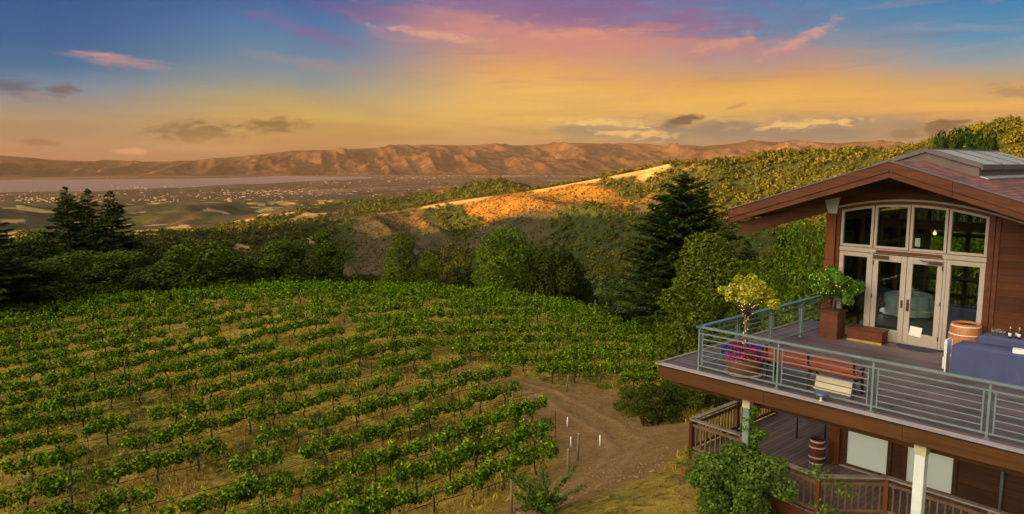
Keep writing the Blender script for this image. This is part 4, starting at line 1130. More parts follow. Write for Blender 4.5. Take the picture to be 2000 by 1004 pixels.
# folded white chair leaning on the table end
t = thing('folded_chair', 'white plastic folded chair leaning against the end of the blue table', 'chair', (5.33, 4.9, 0), 0)
m = MB(); m.prism([(-0.22, 0.42), (0.22, 0.42), (0.24, 0.75), (0.17, 0.84), (-0.17, 0.84), (-0.24, 0.75)], 'x', -0.02, 0.02); m.build('backrest', M['white'], t, 0.012)
m = MB(); m.prism([(-0.21, 0.08), (0.21, 0.08), (0.21, 0.40), (-0.21, 0.40)], 'x', -0.045, -0.005); m.build('seat', M['white'], t, 0.012)
for s_ in (-0.2, 0.2):
    m = MB(); m.bar((0.025, s_, 0), (0.025, s_, 0.8), 0.03, 0.03, (1, 0, 0)); m.build('leg', M['white'], t)

# round table inside
t = thing('round_table', 'round table under a pale blue lace cloth inside the glass doors', 'table', (1.95, 11.6, 0))
m = MB(); m.lathe([(0.70, 0.70), (0.72, 0.74), (0.01, 0.742)], (0, 0, 0), 28); m.build('tabletop', M['white'], t)
m = MB(); m.lathe([(0.3, 0.0), (0.28, 0.03), (0.05, 0.08), (0.05, 0.70)], (0, 0, 0), 14); m.build('pedestal', M['black'], t)
n = 72; vs_, fs = [], []
for z, rr, k in ((0.750, 0.0, 0), (0.750, 0.70, 0), (0.735, 0.735, .1), (0.45, 0.77, .6), (0.06, 0.82, 1)):
    for i in range(n):
        a = 2 * math.pi * i / n; q = rr + 0.045 * k * (math.sin(11 * a) + 0.6 * math.sin(19 * a + 1)); vs_.append((q * math.cos(a), q * math.sin(a), z))
for L in range(4):
    for i in range(n): fs.append((L * n + i, L * n + (i + 1) % n, (L + 1) * n + (i + 1) % n, (L + 1) * n + i))
m = MB(); m.face_add(vs_, fs, True); c = m.build('tablecloth', M['cloth_pale']); c.location = t.location; c.rotation_euler = t.rotation_euler
tag(c, 'pale blue lace cloth draped over the round table behind the glass doors', 'tablecloth')
for k, (du, dv, lab, mt) in enumerate(((-0.15, -0.1, 'white stack of cards on the round table', 'paper'), (0.3, -0.15, 'pale pink box on the right of the round table', 'label'), (0.02, 0.12, 'white card holder at the back of the round table', 'white'))):
    t = thing(('card_stack', 'gift_box', 'card_holder')[k], lab, ('cards', 'box', 'holder')[k], (1.95 + du, 11.6 + dv, 0.753), 0.4 * k)
    m = MB(); m.box(-.09, .09, -.06, .06, 0, 0.10 + .04 * k); m.build('body', M[mt], t, 0.005); m = MB(); m.bar((-.06, 0, .14 + .04 * k), (.06, 0, .17 + .04 * k), .05, .02); m.build('top', M['paper'], t)
# railing at the back of the room, beyond the glass
t = thing('back_balustrade', 'black metal balustrade seen through the glass doors', 'railing', (1.6, 14.2, 0))
m = MB()
for i in range(44): m.box(i * .12 - .008, i * .12 + .008, -.008, .008, 0.08, 1.0)
m.build('balusters', M['black'], t)
m = MB(); m.box(-.05, 5.3, -.03, .03, 1.0, 1.04); m.box(-.05, 5.3, -.02, .02, 0.05, 0.08); m.build('rail', M['black'], t)
for q in (0.05, 2.6, 5.25):
    m = MB(); m.box(q - .03, q + .03, -.035, .035, 0, 1.06); m.build('post', M['black'], t)

# --- door mat, planter boxes, bench, lamp
t = thing('door_mat', 'dark half round mat on the boards in front of the door leaf', 'mat', (3.98, 7.02, 0))
m = MB(); m.prism([(0.62 * math.cos(a), -0.62 * math.sin(a)) for a in np.linspace(0, math.pi, 20)], 'z', 0.003, 0.018); m.build('mat', M['mat_dark'], t)
t = thing('door_paper', 'white paper sheet stuck low on the right door leaf', 'paper', (3.80, WV - 0.062, 0.30))
m = MB(); m.face_add([(-.17, 0, 0), (.15, -.004, -.03), (.19, -.004, .25), (-.13, 0, .27)], [(0, 1, 2, 3)]); m.face_add([(-.17, .006, 0), (.15, .006, -.03), (.19, .006, .25), (-.13, .006, .27)], [(3, 2, 1, 0)]); m.build('sheet', M['paper'], t)
t = thing('planter_box', 'tall red brown wooden planter box left of the glass doors', 'planter', (1.72, 6.35, 0))
m = MB(); m.prism([(-.27, -.27), (.27, -.27), (.27, .27), (-.27, .27)], 'z', 0, 0.8); m.build('box', M['red_box'], t, 0.01)
m = MB(); m.box(-.31, .31, -.31, .31, 0.801, 0.85); m.build('rim', M['fascia'], t); m = MB(); m.box(-.25, .25, -.25, .25, 0.851, 0.862); m.build('soil', M['soil'], t)
t = thing('wooden_chest', 'low red brown wooden chest with a pale foot strip by the doors', 'chest', (2.65, 6.62, 0))
m = MB(); m.box(-.5, .5, -.22, .22, 0.06, 0.36); m.build('body', M['red_box'], t, 0.01); m = MB(); m.box(-.53, .53, -.25, .25, 0.361, 0.40); m.build('lid', M['fascia'], t, 0.006); m = MB(); m.box(-.5, .5, -.235, -.20, 0.0, 0.058); m.build('foot_strip', M['brass'], t)
t = thing('garden_bench', 'red slatted bench with black metal frame backed against the terrace railing', 'bench', (3.68, 0.90, 0))
for z in (0.50, 0.60, 0.70, 0.80):
    m = MB(); m.box(-1.12, 1.12, -0.02 - 0.10 * (z - .4), 0.012 - 0.10 * (z - .4), z - .04, z + .04); m.build('back_slat', M['bench'], t, 0.005)
for y in (0.10, 0.21, 0.32, 0.43):
    m = MB(); m.box(-1.12, 1.12, y - .045, y + .045, 0.415, 0.445); m.build('seat_slat', M['bench'], t, 0.005)
for x in (-1.05, 0.0, 1.05):
    m = MB(); m.bar((x, -0.10, 0), (x, 0.02, 0.41), 0.05, 0.05, (0, 1, 0)); m.bar((x, 0.02, 0.40), (x, -0.075, 0.86), 0.05, 0.045, (0, 1, 0)); m.bar((x, 0.46, 0), (x, 0.40, 0.40), 0.05, 0.05, (0, 1, 0)); m.bar((x, 0.0, 0.39), (x, 0.47, 0.39), 0.05, 0.045)
    if x: m.bar((x, -0.04, 0.62), (x, 0.46, 0.60), 0.05, 0.035); m.bar((x, 0.44, 0.40), (x, 0.44, 0.60), 0.04, 0.04, (0, 1, 0))
    m.build('bench_frame', M['black'], t)
t = thing('cream_board', 'pale cream board leaning beneath the red bench', 'board', (4.2, 1.0, 0))
m = MB(); m.prism([(0.0, 0.0), (0.03, 0.0), (0.11, 0.30), (0.08, 0.30)], 'x', -0.42, 0.42); m.build('panel', M['cream_board'], t); m = MB(); m.box(-.44, .44, -.02, .16, 0.0, -0.0 + .03); m.build('foot', M['cream_board'], t)
t = thing('deck_lamp', 'blue black domed lamp on a short white stem outside the railing', 'lamp', (4.33, 0.18, 0))
m = MB(); m.tube([(0, 0, 0), (0, 0, 0.13)], 0.022, 8); m.lathe([(0.05, 0), (0.05, 0.012), (0.02, 0.016)], (0, 0, 0), 12); m.build('stem', M['tube_white'], t)
m = MB(); m.lathe([(0.10, 0.125), (0.15, 0.14), (0.155, 0.165), (0.12, 0.205), (0.06, 0.228), (0.005, 0.234)], (0, 0, 0), 20); m.build('lamp_shade', M['lamp_blue'], t)
t = thing('flower_pot', 'wide brown flower pot on the terrace behind the front railing', 'flower pot', (2.03, 0.87, 0))
m = MB(); m.lathe([(0.36, 0), (0.42, 0.15), (0.50, 0.40), (0.50, 0.44), (0.46, 0.44), (0.44, 0.38), (0.01, 0.38)], (0, 0, 0), 28); m.build('pot', M['terracotta'], t)
m = MB(); m.lathe([(0.43, 0.02), (0.50, 0.025), (0.50, 0.05), (0.43, 0.055)], (0, 0, 0), 28); m.build('saucer', M['old_cap'], t)
m = MB(); m.lathe([(0.005, 0.40), (0.43, 0.395)], (0, 0, 0), 24, cap=False); m.build('soil', M['soil'], t)

# ------------------------------------------------------------------ vegetation
rng = np.random.default_rng(11)
def unit(v): return v / np.maximum(np.linalg.norm(v, axis=-1, keepdims=True), 1e-9)
def leaf_quads(c, nrm, size, g, asp=0.6, along=None):
    n = unit(nrm)
    t = along if along is not None else g.normal(size=c.shape)
    if along is None: t = unit(t - n * np.sum(t * n, 1, keepdims=True))
    else: t = unit(t)
    b = np.cross(n, t)
    s = size[:, None]
    v = np.stack([c - t * s * 0.5, c + b * s * asp * 0.5 + n * s * 0.06, c + t * s * 0.5 - n * s * 0.08, c - b * s * asp * 0.5 + n * s * 0.06], 1)
    return v.reshape(-1, 3)
def quads_mesh(name, verts, mat):
    return mesh_np(name, verts, np.arange(len(verts), dtype=np.int32).reshape(-1, 4), mat)
def lobe_leaves(lobes, n, size, g, inner=0.70, up=0.35, asp=0.6, jit=0.65):
    L = np.array(lobes, float)
    wts = (L[:, 3] * L[:, 5]); wts /= wts.sum()
    out_c, out_n, got = [], [], 0
    while got < n:
        k = g.choice(len(L), n, p=wts)
        d = unit(g.normal(size=(n, 3)))
        f = inner + (1.06 - inner) * np.sqrt(g.random(n))
        p = L[k, :3] + d * L[k, 3:6] * f[:, None]
        keep = np.ones(n, bool)
        for j in range(len(L)):
            q = np.linalg.norm((p - L[j, :3]) / L[j, 3:6], axis=1)
            keep &= ~((q < 0.72) & (k != j))
        p, d = p[keep], d[keep]
        out_c.append(p); out_n.append(d * 0.7 + g.normal(size=p.shape) * jit * 0.6 + np.array([0, 0, up])); got += len(p)
    c, nn = np.concatenate(out_c)[:n], np.concatenate(out_n)[:n]
    return leaf_quads(c, nn, size * g.uniform(0.65, 1.35, n), g, asp)

def limb_mesh(name, segs, mat, n=7):
    m = MB()
    for path, rad in segs: m.tube(path, rad, n)
    return m.mesh(name, mat)

def oak_variant(seed, w=8.0, h=9.0, nl=20, leaves=8500, size=0.34, mat='leaf_oak', trunk=0.28, topw=0.55, spread=0.78):
    g = np.random.default_rng(seed)
    lobes, segs = [], []
    fork = Vector((0, 0, h * trunk))
    segs.append(([(0, 0, -1.0), (0.05 * w * g.normal() * .3, 0, h * trunk * .5), fork], [0.045 * h, 0.034 * h, 0.028 * h]))
    for i in range(nl):
        t = (i + 0.5) / nl
        z = h * (trunk + (0.93 - trunk) * t)
        rr = 0.5 * w * spread * (1 - (1 - topw) * t) * math.sqrt(max(0.05, 1 - max(0, t - 0.55) ** 2 * 4))
        a = i * 2.4 + g.uniform(-0.5, 0.5)
        q = rr * math.sqrt(g.uniform(0.15, 1))
        r = w * g.uniform(0.11, 0.21) * (1.05 - 0.25 * t)
        c = (q * math.cos(a), q * math.sin(a), min(z, h - r))
        lobes.append((*c, r, r, r * g.uniform(0.7, 0.95)))
        if i % 2 == 0:
            mid = fork.lerp(Vector(c), 0.5) + Vector((0, 0, 0.06 * h))
            segs.append(([fork - Vector((0, 0, 0.2)), mid, c], [0.020 * h, 0.011 * h, 0.004 * h]))
    return quads_mesh('crown', lobe_leaves(lobes, leaves, size, g), M[mat]), limb_mesh('trunk', segs, M['bark'])

def conifer_variant(seed, h=18.0, w=7.0, tiers=34, mat='leaf_con', base=0.10, size=0.55, droop=0.25, full=0.85, per=9, lift=0.0):
    g = np.random.default_rng(seed)
    C_, N_, S_, T_ = [], [], [], []
    m = MB(); m.tube([(0, 0, -1), (0, 0, h * .5), (0, 0, h * 0.97)], [0.02 * h, 0.012 * h, 0.002 * h], 7)
    for i in range(tiers):
        for k in range(per if i < tiers * 0.85 else 6):
            t = min(0.995, (i + g.uniform(-0.2, 1.2)) / tiers); t = max(t, 0.0)
            z = h * (base + (0.985 - base) * t)
            L0 = 0.5 * w * (1 - t) ** full + 0.12
            a = g.uniform(0, 2 * math.pi)
            L = L0 * g.uniform(0.55, 1.12)
            rise = g.uniform(-droop, 0.16) + lift + 0.35 * t
            tip = Vector((math.cos(a) * L, math.sin(a) * L, L * rise))
            if L > 0.6: m.tube([(0, 0, z), (tip.x * .5, tip.y * .5, z + tip.z * .42), (tip.x * .93, tip.y * .93, z + tip.z * 0.95)], [0.05, 0.03, 0.01], 4)
            ns = max(4, int(L / size * 4.2))
            s_ = np.sqrt(np.linspace(0.06, 1.0, ns))
            side = np.array([-math.sin(a), math.cos(a), 0])
            for sg in (-1, 1):
                wv = (1 - s_) * 0.42 * L * 0.5 + 0.12
                p = np.outer(s_, tip) + np.array([0, 0, z]) + np.outer(sg * wv * g.uniform(0.4, 1, ns), side)
                p[:, 2] += -0.10 * (s_ ** 2) * L * 0.3 + g.normal(size=ns) * 0.06
                dirv = np.array([math.cos(a), math.sin(a), -0.25]) + sg * side * 0.6
                C_.append(p); T_.append(np.tile(dirv, (ns, 1)) + g.normal(size=(ns, 3)) * 0.25)
                N_.append(np.tile([0, 0, 1.0], (ns, 1)) + g.normal(size=(ns, 3)) * 0.35); S_.append(size * g.uniform(0.7, 1.3, ns))
    c, t_, n_, s_ = (np.concatenate(q) for q in (C_, T_, N_, S_))
    n_ = unit(n_ - unit(t_) * np.sum(n_ * unit(t_), 1, keepdims=True))
    return quads_mesh('crown', leaf_quads(c, n_, s_, g, 0.42, t_), M[mat]), m.mesh('trunk', M['bark_red'])

def bushy_conifer(seed, h=12.0, w=7.5, leaves=14000, size=0.26, mat='leaf_pine', power=0.8, nl=46, low=0.02):
    """pine: rising tufted boughs that make a ragged cone"""
    g = np.random.default_rng(seed)
    lobes, segs = [], [([(0, 0, -1), (0.1, 0, h * .5), (0, 0, h * .96)], [0.022 * h, 0.014 * h, 0.003 * h])]
    for i in range(nl):
        t = (i + 0.3) / nl
        z = h * (low + (0.94 - low) * t)
        L = 0.5 * w * (1 - t) ** power
        a = i * 2.4 + g.uniform(-.4, .4)
        for k, f in enumerate((0.86, 0.5)):
            q = L * f * g.uniform(0.75, 1.1)
            r = max(0.30, 0.24 * L) * g.uniform(0.8, 1.2)
            lobes.append((q * math.cos(a), q * math.sin(a), z + 0.25 * q, r * 1.1, r * 1.1, r * 0.85))
        if L > .8: segs.append(([(0, 0, z - 0.1 * L), (L * .4 * math.cos(a), L * .4 * math.sin(a), z + .05 * L), (L * .85 * math.cos(a), L * .85 * math.sin(a), z + .22 * L)], [0.05, 0.03, 0.012]))
    return quads_mesh('crown', lobe_leaves(lobes, leaves, size, g, 0.55, 0.6, 0.32, 0.7), M[mat]), limb_mesh('trunk', segs, M['bark_red'], 5)

def spot(px, d):
    a, _ = bearing(px, 400)
    return d * math.sin(a), d * math.cos(a)
def z_at(px, py, d): return CAMH + bearing(px, py)[1] * d
def ground_hit(px, py):
    a, s_ = bearing(px, py)
    r = np.arange(8, 160, 0.1)
    z = zterr(r * math.sin(a), r * math.cos(a))
    i = int(np.argmax(CAMH + s_ * r < z))
    return r[i] * math.sin(a), r[i] * math.cos(a), float(z[i])

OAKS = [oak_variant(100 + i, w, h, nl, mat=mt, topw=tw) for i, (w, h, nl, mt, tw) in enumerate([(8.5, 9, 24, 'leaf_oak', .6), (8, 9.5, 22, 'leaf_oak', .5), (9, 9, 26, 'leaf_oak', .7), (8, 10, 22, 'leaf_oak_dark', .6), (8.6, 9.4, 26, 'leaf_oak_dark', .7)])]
DIMS = [(8.5, 9), (8, 9.5), (9, 9), (8, 10), (8.6, 9.4)]
def place_tree(kind, label, px, py, wpx, d, group=None, meshes=None, dims=None, cat='tree', name=None, rz=None):
    """a tree at distance d whose top and breadth are what the photograph shows; its foot is on the ground there"""
    x, y = spot(px, d)
    zg = zt(x, y)
    h = z_at(px, py, d) - zg
    w = wpx / FPX * d
    o = thing(name or kind, label, cat, (x, y, zg), rng.uniform(0, 6.28) if rz is None else rz, group, uv=False)
    co = np.empty(3 * len(meshes[0].vertices), np.float32); meshes[0].vertices.foreach_get('co', co); co = co.reshape(-1, 3)
    wide = 2 * float(np.percentile(np.abs(co[:, 0]), 98)); tall = float(np.percentile(co[:, 2], 99.95))
    sw = w / (0.5 * (wide + dims[0])); o.scale = (sw, sw, h / tall)      # the crown itself reaches the height and breadth wanted
    link('trunk', meshes[1], o); link('crown', meshes[0], o)
    return o
def oak(v, *a, **k): return place_tree('oak_tree', *a, meshes=OAKS[v], dims=DIMS[v], **k)
BELT = 'trees in the belt beyond the vineyard'
oak(3, 'dark rounded tree low at the left edge of the belt', 12, 505, 150, 100, group=BELT)
oak(0, 'rounded green oak beside the dark tree at the left edge', 70, 512, 140, 96, group=BELT)
oak(2, 'broad oak whose crown stands in front of the three tall firs', 150, 492, 170, 104, group=BELT)
oak(1, 'rounded oak between the three firs and the dark fir behind the belt', 232, 490, 150, 102, group=BELT)
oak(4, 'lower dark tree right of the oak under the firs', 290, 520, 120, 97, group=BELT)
oak(2, 'large spreading oak with a bare pale trunk and a dead brown spray', 385, 474, 185, 95, group=BELT)
oak(0, 'leaning oak with layered boughs right of the large spreading oak', 470, 500, 150, 98, group=BELT)
oak(1, 'tall domed oak left of the slim tall tree', 552, 468, 135, 97, group=BELT)
oak(4, 'low dark tree at the foot of the slim tall tree', 612, 510, 120, 95, group=BELT)
oak(3, 'small dark tree at the right end of the belt beside the slim tall tree', 660, 540, 80, 99, group=BELT)
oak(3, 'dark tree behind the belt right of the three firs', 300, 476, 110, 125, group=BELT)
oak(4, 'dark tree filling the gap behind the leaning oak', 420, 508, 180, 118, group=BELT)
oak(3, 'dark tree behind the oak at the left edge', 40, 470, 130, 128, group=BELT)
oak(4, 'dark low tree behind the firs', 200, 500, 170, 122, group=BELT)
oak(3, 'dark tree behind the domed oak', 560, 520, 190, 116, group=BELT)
OAKSUN = (OAKS[0][0].copy(), OAKS[0][1])
place_tree('shrub_tree', 'yellow sunlit bushy tree at the left foot of the firs', 62, 448, 100, 132, meshes=OAKS[2], dims=DIMS[2])
g0 = np.random.default_rng(5)
# slim tall tree with a clear stem and a leaning top
lob = [(0.3 + g0.normal() * .25 + 0.5 * math.sin(k), g0.normal() * .4, 4.6 + 5.0 * k / 13, 0.85 - .02 * k, .85 - .02 * k, .6) for k in range(13)]
lob += [(1.4, 0, 5.2, .9, .9, .7), (1.6, .2, 6.3, .7, .7, .6), (-0.6, 0, 8.8, .7, .7, .5), (1.5, -.3, 4.3, .7, .7, .6)]
slim = (quads_mesh('crown', lobe_leaves(lob, 3600, 0.28, g0), M['leaf_oak']), limb_mesh('trunk', [([(0, 0, -1), (-.2, 0, 3.5), (.2, 0, 6), (.3, 0, 9)], [.16, .12, .08, .03]), ([(-.1, 0, 4), (.8, 0, 4.8), (1.4, 0, 5.4)], [.06, .04, .02])], M['bark']))
place_tree('slender_tree', 'slim tall tree with clear stem rising above the belt', 628, 450, 70, 96, meshes=slim, dims=(3.4, 10), rz=0.0)
x, y = spot(350, 93.2)
t = thing('dead_spray', 'dead brown spray of leaves caught in the large oak crown', 'dead branch', (x, y, z_at(350, 552, 93.2)), uv=False)
link('leaves', quads_mesh('leaves', lobe_leaves([(0, 0, 0, .55, .4, .35), (.5, 0, -.45, .4, .3, .45), (-.4, 0, .3, .3, .3, .2)], 260, 0.26, g0), M['leaf_dead']), t)
m = MB(); m.tube([(0, 2.0, -0.6), (0, .6, 0), (.4, 0, -.3)], [.05, .035, .015], 5); m.build('twig', M['bark'], t)

FIR = [conifer_variant(31, 20, 10.0, 30, per=12, size=0.50, droop=0.18, full=0.78), conifer_variant(32, 20, 9.2, 30, per=12, size=0.50, droop=0.18, full=0.78), conifer_variant(33, 20, 10.0, 32, per=12, size=0.50, droop=0.18, full=0.78)]
FG = 'three tall firs'
place_tree('fir_tree', 'tall fir at the left of the three firs, broadest at its foot', 130, 366, 128, 116, FG, FIR[0], (10.0, 20))
place_tree('fir_tree', 'middle one of the three tall firs, catching the last sun', 172, 370, 112, 122, FG, FIR[1], (9.2, 20))
place_tree('fir_tree', 'tall fir at the right of the three firs, with a pointed top', 216, 374, 128, 114, FG, FIR[2], (10.0, 20))
place_tree('fir_tree', 'fir at the left edge whose boughs reach into the picture', -48, 395, 190, 92, None, FIR[1], (9.2, 20))
BIGFIR = conifer_variant(41, 19, 10.5, 40, size=0.44, droop=0.05, full=0.62, per=14, lift=0.18)
place_tree('fir_tree', 'large dark fir with rising boughs right of the vineyard', 1335, 342, 262, 72, None, BIGFIR, (10.5, 19))
place_tree('fir_tree', 'dark fir glimpsed under the roof eave', 1540, 428, 120, 78, None, FIR[0], (10.0, 20))
place_tree('fir_tree', 'dark fir standing between the large fir and the eave', 1462, 470, 120, 84, None, FIR[2], (10.0, 20))
PINE = [oak_variant(51, 8.0, 12, 54, 21000, 0.25, 'leaf_pine', 0.03, 0.34, .9), oak_variant(52, 8, 12, 44, 13000, 0.28, 'leaf_pine', 0.03, 0.5, .85)]
place_tree('pine_tree', 'light green bushy pine in front of the large dark fir', 1385, 455, 200, 58, None, PINE[0], (8, 12))
place_tree('pine_tree', 'green bushy pine with a narrow top in the middle of the vineyard skyline', 783, 452, 112, 94, None, oak_variant(53, 8, 12, 52, 14000, 0.27, 'leaf_pine', 0.03, 0.16, .92), (8, 12))
place_tree('pine_tree', 'rounded lower pine joined to the right of the narrow topped pine', 832, 500, 70, 93, None, PINE[1], (8, 12))
LIGHT = oak_variant(61, 8.0, 11, 40, 13000, 0.28, 'leaf_light', 0.12, 0.7)
place_tree('poplar_tree', 'tall light green feathery tree in the middle of the skyline', 988, 440, 142, 90, None, LIGHT, (8, 11), name='light_green_tree')
oak(4, 'dark oak joined to the right of the light green tree', 1086, 487, 132, 88)
oak(3, 'low dark tree right of the dark oak', 1135, 545, 80, 90)
oak(0, 'low rounded tree behind the posts at the vineyard edge', 1180, 575, 90, 92)
oak(1, 'low rounded green tree left of the large fir', 1232, 590, 100, 84)
oak(4, 'dark low tree at the foot of the large fir', 1285, 590, 110, 74)
BROWN = oak_variant(62, 6, 6, 18, 3500, 0.3, 'leaf_brown', 0.1)
place_tree('brown_shrub', 'small brownish shrub between the pine and the light green tree', 872, 540, 56, 93, None, BROWN, (6, 6), cat='shrub')
oak(3, 'dark tree behind the small brownish shrub', 900, 522, 90, 108)
oak(4, 'dark low tree left of the narrow topped pine', 712, 535, 90, 108)
oak(0, 'low green tree behind the dark oak and the light green tree', 1040, 545, 110, 104)
oak(2, 'low green tree filling the gap right of the brownish shrub', 935, 560, 80, 98)
BIGLIGHT = oak_variant(63, 8.0, 10, 44, 16000, 0.22, 'leaf_light', 0.08, 0.75)
place_tree('broadleaf_tree', 'light green broadleaf tree between the terrace and the house corner', 1580, 425, 165, 48, None, BIGLIGHT, (8, 10))
BIGDARK = oak_variant(64, 8.0, 10, 40, 13000, 0.24, 'leaf_oak', 0.06, 0.8)
place_tree('broadleaf_tree', 'darker broadleaf tree behind the terrace railing', 1490, 500, 140, 52, None, BIGDARK, (8, 10))
place_tree('broadleaf_tree', 'green tree seen through the glass doors', 1690, 430, 170, 56, None, BIGDARK, (8, 10))
place_tree('broadleaf_tree', 'green tree seen through the right hand transom of the glass front', 1800, 440, 200, 62, None, BIGLIGHT, (8, 10))
place_tree('broadleaf_tree', 'green tree seen through the right side window', 1910, 440, 200, 60, None, BIGDARK, (8, 10))
RP = oak_variant(71, 5.0, 12, 44, 7000, 0.26, 'leaf_con', 0.25, 0.32, 0.95)
RG = 'pines behind the skylight roof'
for k, (px, py, w, d, lb) in enumerate(((1827, 257, 62, 74, 'thin dark pine left of the group above the skylight roof'), (1852, 253, 66, 76, 'dark pine second in the group above the skylight roof, with two tops'), (1877, 250, 80, 78, 'broad dark pine in the middle of the group above the skylight roof'),
                                       (1899, 255, 62, 75, 'dark pine beside the broad one above the skylight roof'), (1924, 258, 66, 77, 'dark pine standing apart at the right above the skylight roof'))):
    place_tree('pine_tree', lb, px, py, w, d, RG, RP, (5.0, 12))

# shrubs below the terrace corner
SH = [oak_variant(81 + i, 4.0, 3.0, 16, 5200, 0.15, mt, 0.02, 0.8) for i, mt in enumerate(('leaf_oak', 'leaf_oak_dark', 'leaf_oak'))]
for k, (px, py, pw, lab) in enumerate(((1232, 806, 95, 'low dark green shrub beside the cart track'), (1290, 824, 130, 'broad dark green shrub under the terrace corner'), (1345, 800, 120, 'dark shrub behind the wooden balustrade corner'), (1402, 790, 120, 'dark shrub beneath the terrace edge beam'))):
    x, y, z = ground_hit(px, py)
    d = math.hypot(x, y); s_ = pw / FPX * d / 4.0
    o = thing('shrub', lab, 'shrub', (x, y, z), rng.uniform(0, 6), 'shrubs under the terrace corner', uv=False); o.scale = (s_, s_, s_ * (.85, .85, .95, 1.1)[k])
    link('stems', SH[k % 3][1], o); link('foliage', SH[k % 3][0], o)

# creeper bush in front of the lower deck, and its shoots up the teal post
g1 = np.random.default_rng(21)
bz = zt(*P(2.55, -0.35).xy)
top = -1.52
t = thing('creeper_bush', 'leafy green creeper bush piled against the lower deck under the teal post', 'bush', (2.62, -0.25, bz))
H_ = top - bz
lob = []
for k in range(30):
    f = k / 29; a = k * 2.4; r_ = (0.98 - 0.55 * max(0, f - .45)) * math.sqrt(g1.uniform(.2, 1))
    lob.append((r_ * math.cos(a) * .92, r_ * math.sin(a) * .75, H_ * (0.08 + 0.84 * f) - .15 * g1.random(), g1.uniform(.26, .42), g1.uniform(.26, .42), g1.uniform(.22, .34)))
lob += [(0.85, .1, H_ * .93, .34, .3, .2), (-.15, .1, H_ * .97, .3, .3, .2), (1.15, 0.1, H_ * .7, .3, .3, .25), (-1.1, .0, H_ * .5, .3, .3, .25)]
link('foliage', quads_mesh('foliage', lobe_leaves(lob, 15000, 0.088, g1, 0.6, 0.35, 0.7, .8), M['leaf_shrub']), t)
link('stems', limb_mesh('stems', [([(q * .1, 0, -.3), (q * .25, .1 * q, H_ * .5), (q * .4, .1, H_ * .9)], [.03, .02, .008]) for q in (-2.2, -1, 0, 1.2, 2.2)] +
     [([(.6, .2, H_ * .8), (1.5, .4, H_ * .95), (2.3, .6, H_ * .78)], [.012, .008, .004]), ([(-.5, 0, H_ * .6), (-1.1, -.1, H_ * .75), (-1.45, -.2, H_ * .62)], [.012, .008, .004])], M['vine_bark'], 5), t)
shoots = [(2.25, .6, H_ * .8), (1.7, .45, H_ * .93), (-1.35, -.15, H_ * .66), (-1.15, -.1, H_ * .78), (1.9, .5, H_ * .55)]
_o = link('shoots', quads_mesh('shoots', lobe_leaves([(*q, .34, .25, .18) for q in shoots], 420, 0.08, g1, 0.2, .3, .6, .8), M['leaf_shrub']), t); _o['kind'] = 'stuff'
t = thing('post_creeper', 'green creeper climbing round the teal post', 'climbing plant', (2.66, 0.26, -1.6))
link('foliage', quads_mesh('foliage', lobe_leaves([(.08 * math.sin(k), .05 * math.cos(k * 2), .14 * k, .13, .12, .12) for k in range(8)] + [(.16, .1, .35, .2, .16, .14), (-.14, -.05, .5, .16, .12, .1)], 900, 0.075, g1, 0.4, .2, .7, .8), M['leaf_shrub']), t)
link('stem', limb_mesh('stem', [([(0.0, -.02, -.6), (.06, 0, 0), (-.02, .04, .5), (.06, 0, 1.1)], [.012, .01, .008, .004])], M['vine_bark'], 5), t)

# potted trees with fairy lights, and the flowers under the first
def bulbs(pts, r=0.014):
    m = MB()
    for p in pts:
        p = Vector(p); a = r
        m.face_add([p + Vector(q) * a for q in ((1, 0, 0), (-1, 0, 0), (0, 1, 0), (0, -1, 0), (0, 0, 1), (0, 0, -1))], [(0, 2, 4), (2, 1, 4), (1, 3, 4), (3, 0, 4), (2, 0, 5), (1, 2, 5), (3, 1, 5), (0, 3, 5)])
    return m
t = thing('potted_tree', 'yellow green standard tree strung with fairy lights in the brown pot', 'potted tree', (2.03, 0.87, 0.385))
tops, segs = [], [([(0, 0, -.1), (.02, 0, .5), (-.01, .02, .98), (0, 0, 1.12)], [.055, .045, .045, .05])]
for k in range(12):
    a = k * 2.4; q = .60 * math.sqrt((k + .5) / 12); zt_ = 1.42 + 0.52 * (1 - (q / .68) ** 2) * g1.uniform(.6, 1.05) + .04
    c = (q * math.cos(a), q * math.sin(a), zt_); tops.append((*c, g1.uniform(.11, .18), g1.uniform(.11, .18), g1.uniform(.12, .22)))
    segs.append(([(0, 0, 1.05), (c[0] * .5, c[1] * .5, 1.1 + (zt_ - 1.1) * .45), c], [.026, .016, .006]))
tops += [(-.75, .12, 1.62, .15, .12, .10), (.78, -.1, 1.5, .14, .12, .12), (.1, 0, 2.0, .16, .16, .14), (-.3, .1, 1.95, .13, .13, .12), (.42, -.1, 1.9, .14, .14, .14)]
link('trunk', limb_mesh('trunk', segs, M['bark'], 7), t)
link('crown', quads_mesh('crown', lobe_leaves(tops, 3600, 0.082, g1, 0.55, .4, .55, .7), M['leaf_warm_lit']), t)
bp = []
for path, _ in segs[1:]:
    for f in np.linspace(0.1, .95, 8):
        a, b_ = Vector(path[0]).lerp(Vector(path[1]), min(1, f * 2)), Vector(path[1]).lerp(Vector(path[2]), max(0, f * 2 - 1))
        p = a if f < .5 else b_; bp.append(p + Vector(g1.normal(size=3) * .035))
for f in np.linspace(0, 1.05, 26): bp.append(Vector((.055 * math.cos(f * 25), .055 * math.sin(f * 25), f)))
o = bulbs(bp, .0085).build('fairy_lights', M['bulb'], t); o['kind'] = 'stuff'
t = thing('flower_mound', 'mound of purple and magenta flowers filling the brown pot', 'flowers', (2.03, 0.87, 0.385))
fl = [(.34 * math.cos(a), .34 * math.sin(a), .13, .2, .2, .16) for a in np.linspace(0, 5.5, 7)] + [(0.1, -.15, .2, .2, .2, .12)]
link('foliage', quads_mesh('foliage', lobe_leaves(fl, 900, 0.08, g1, .5), M['leaf_oak']), t)
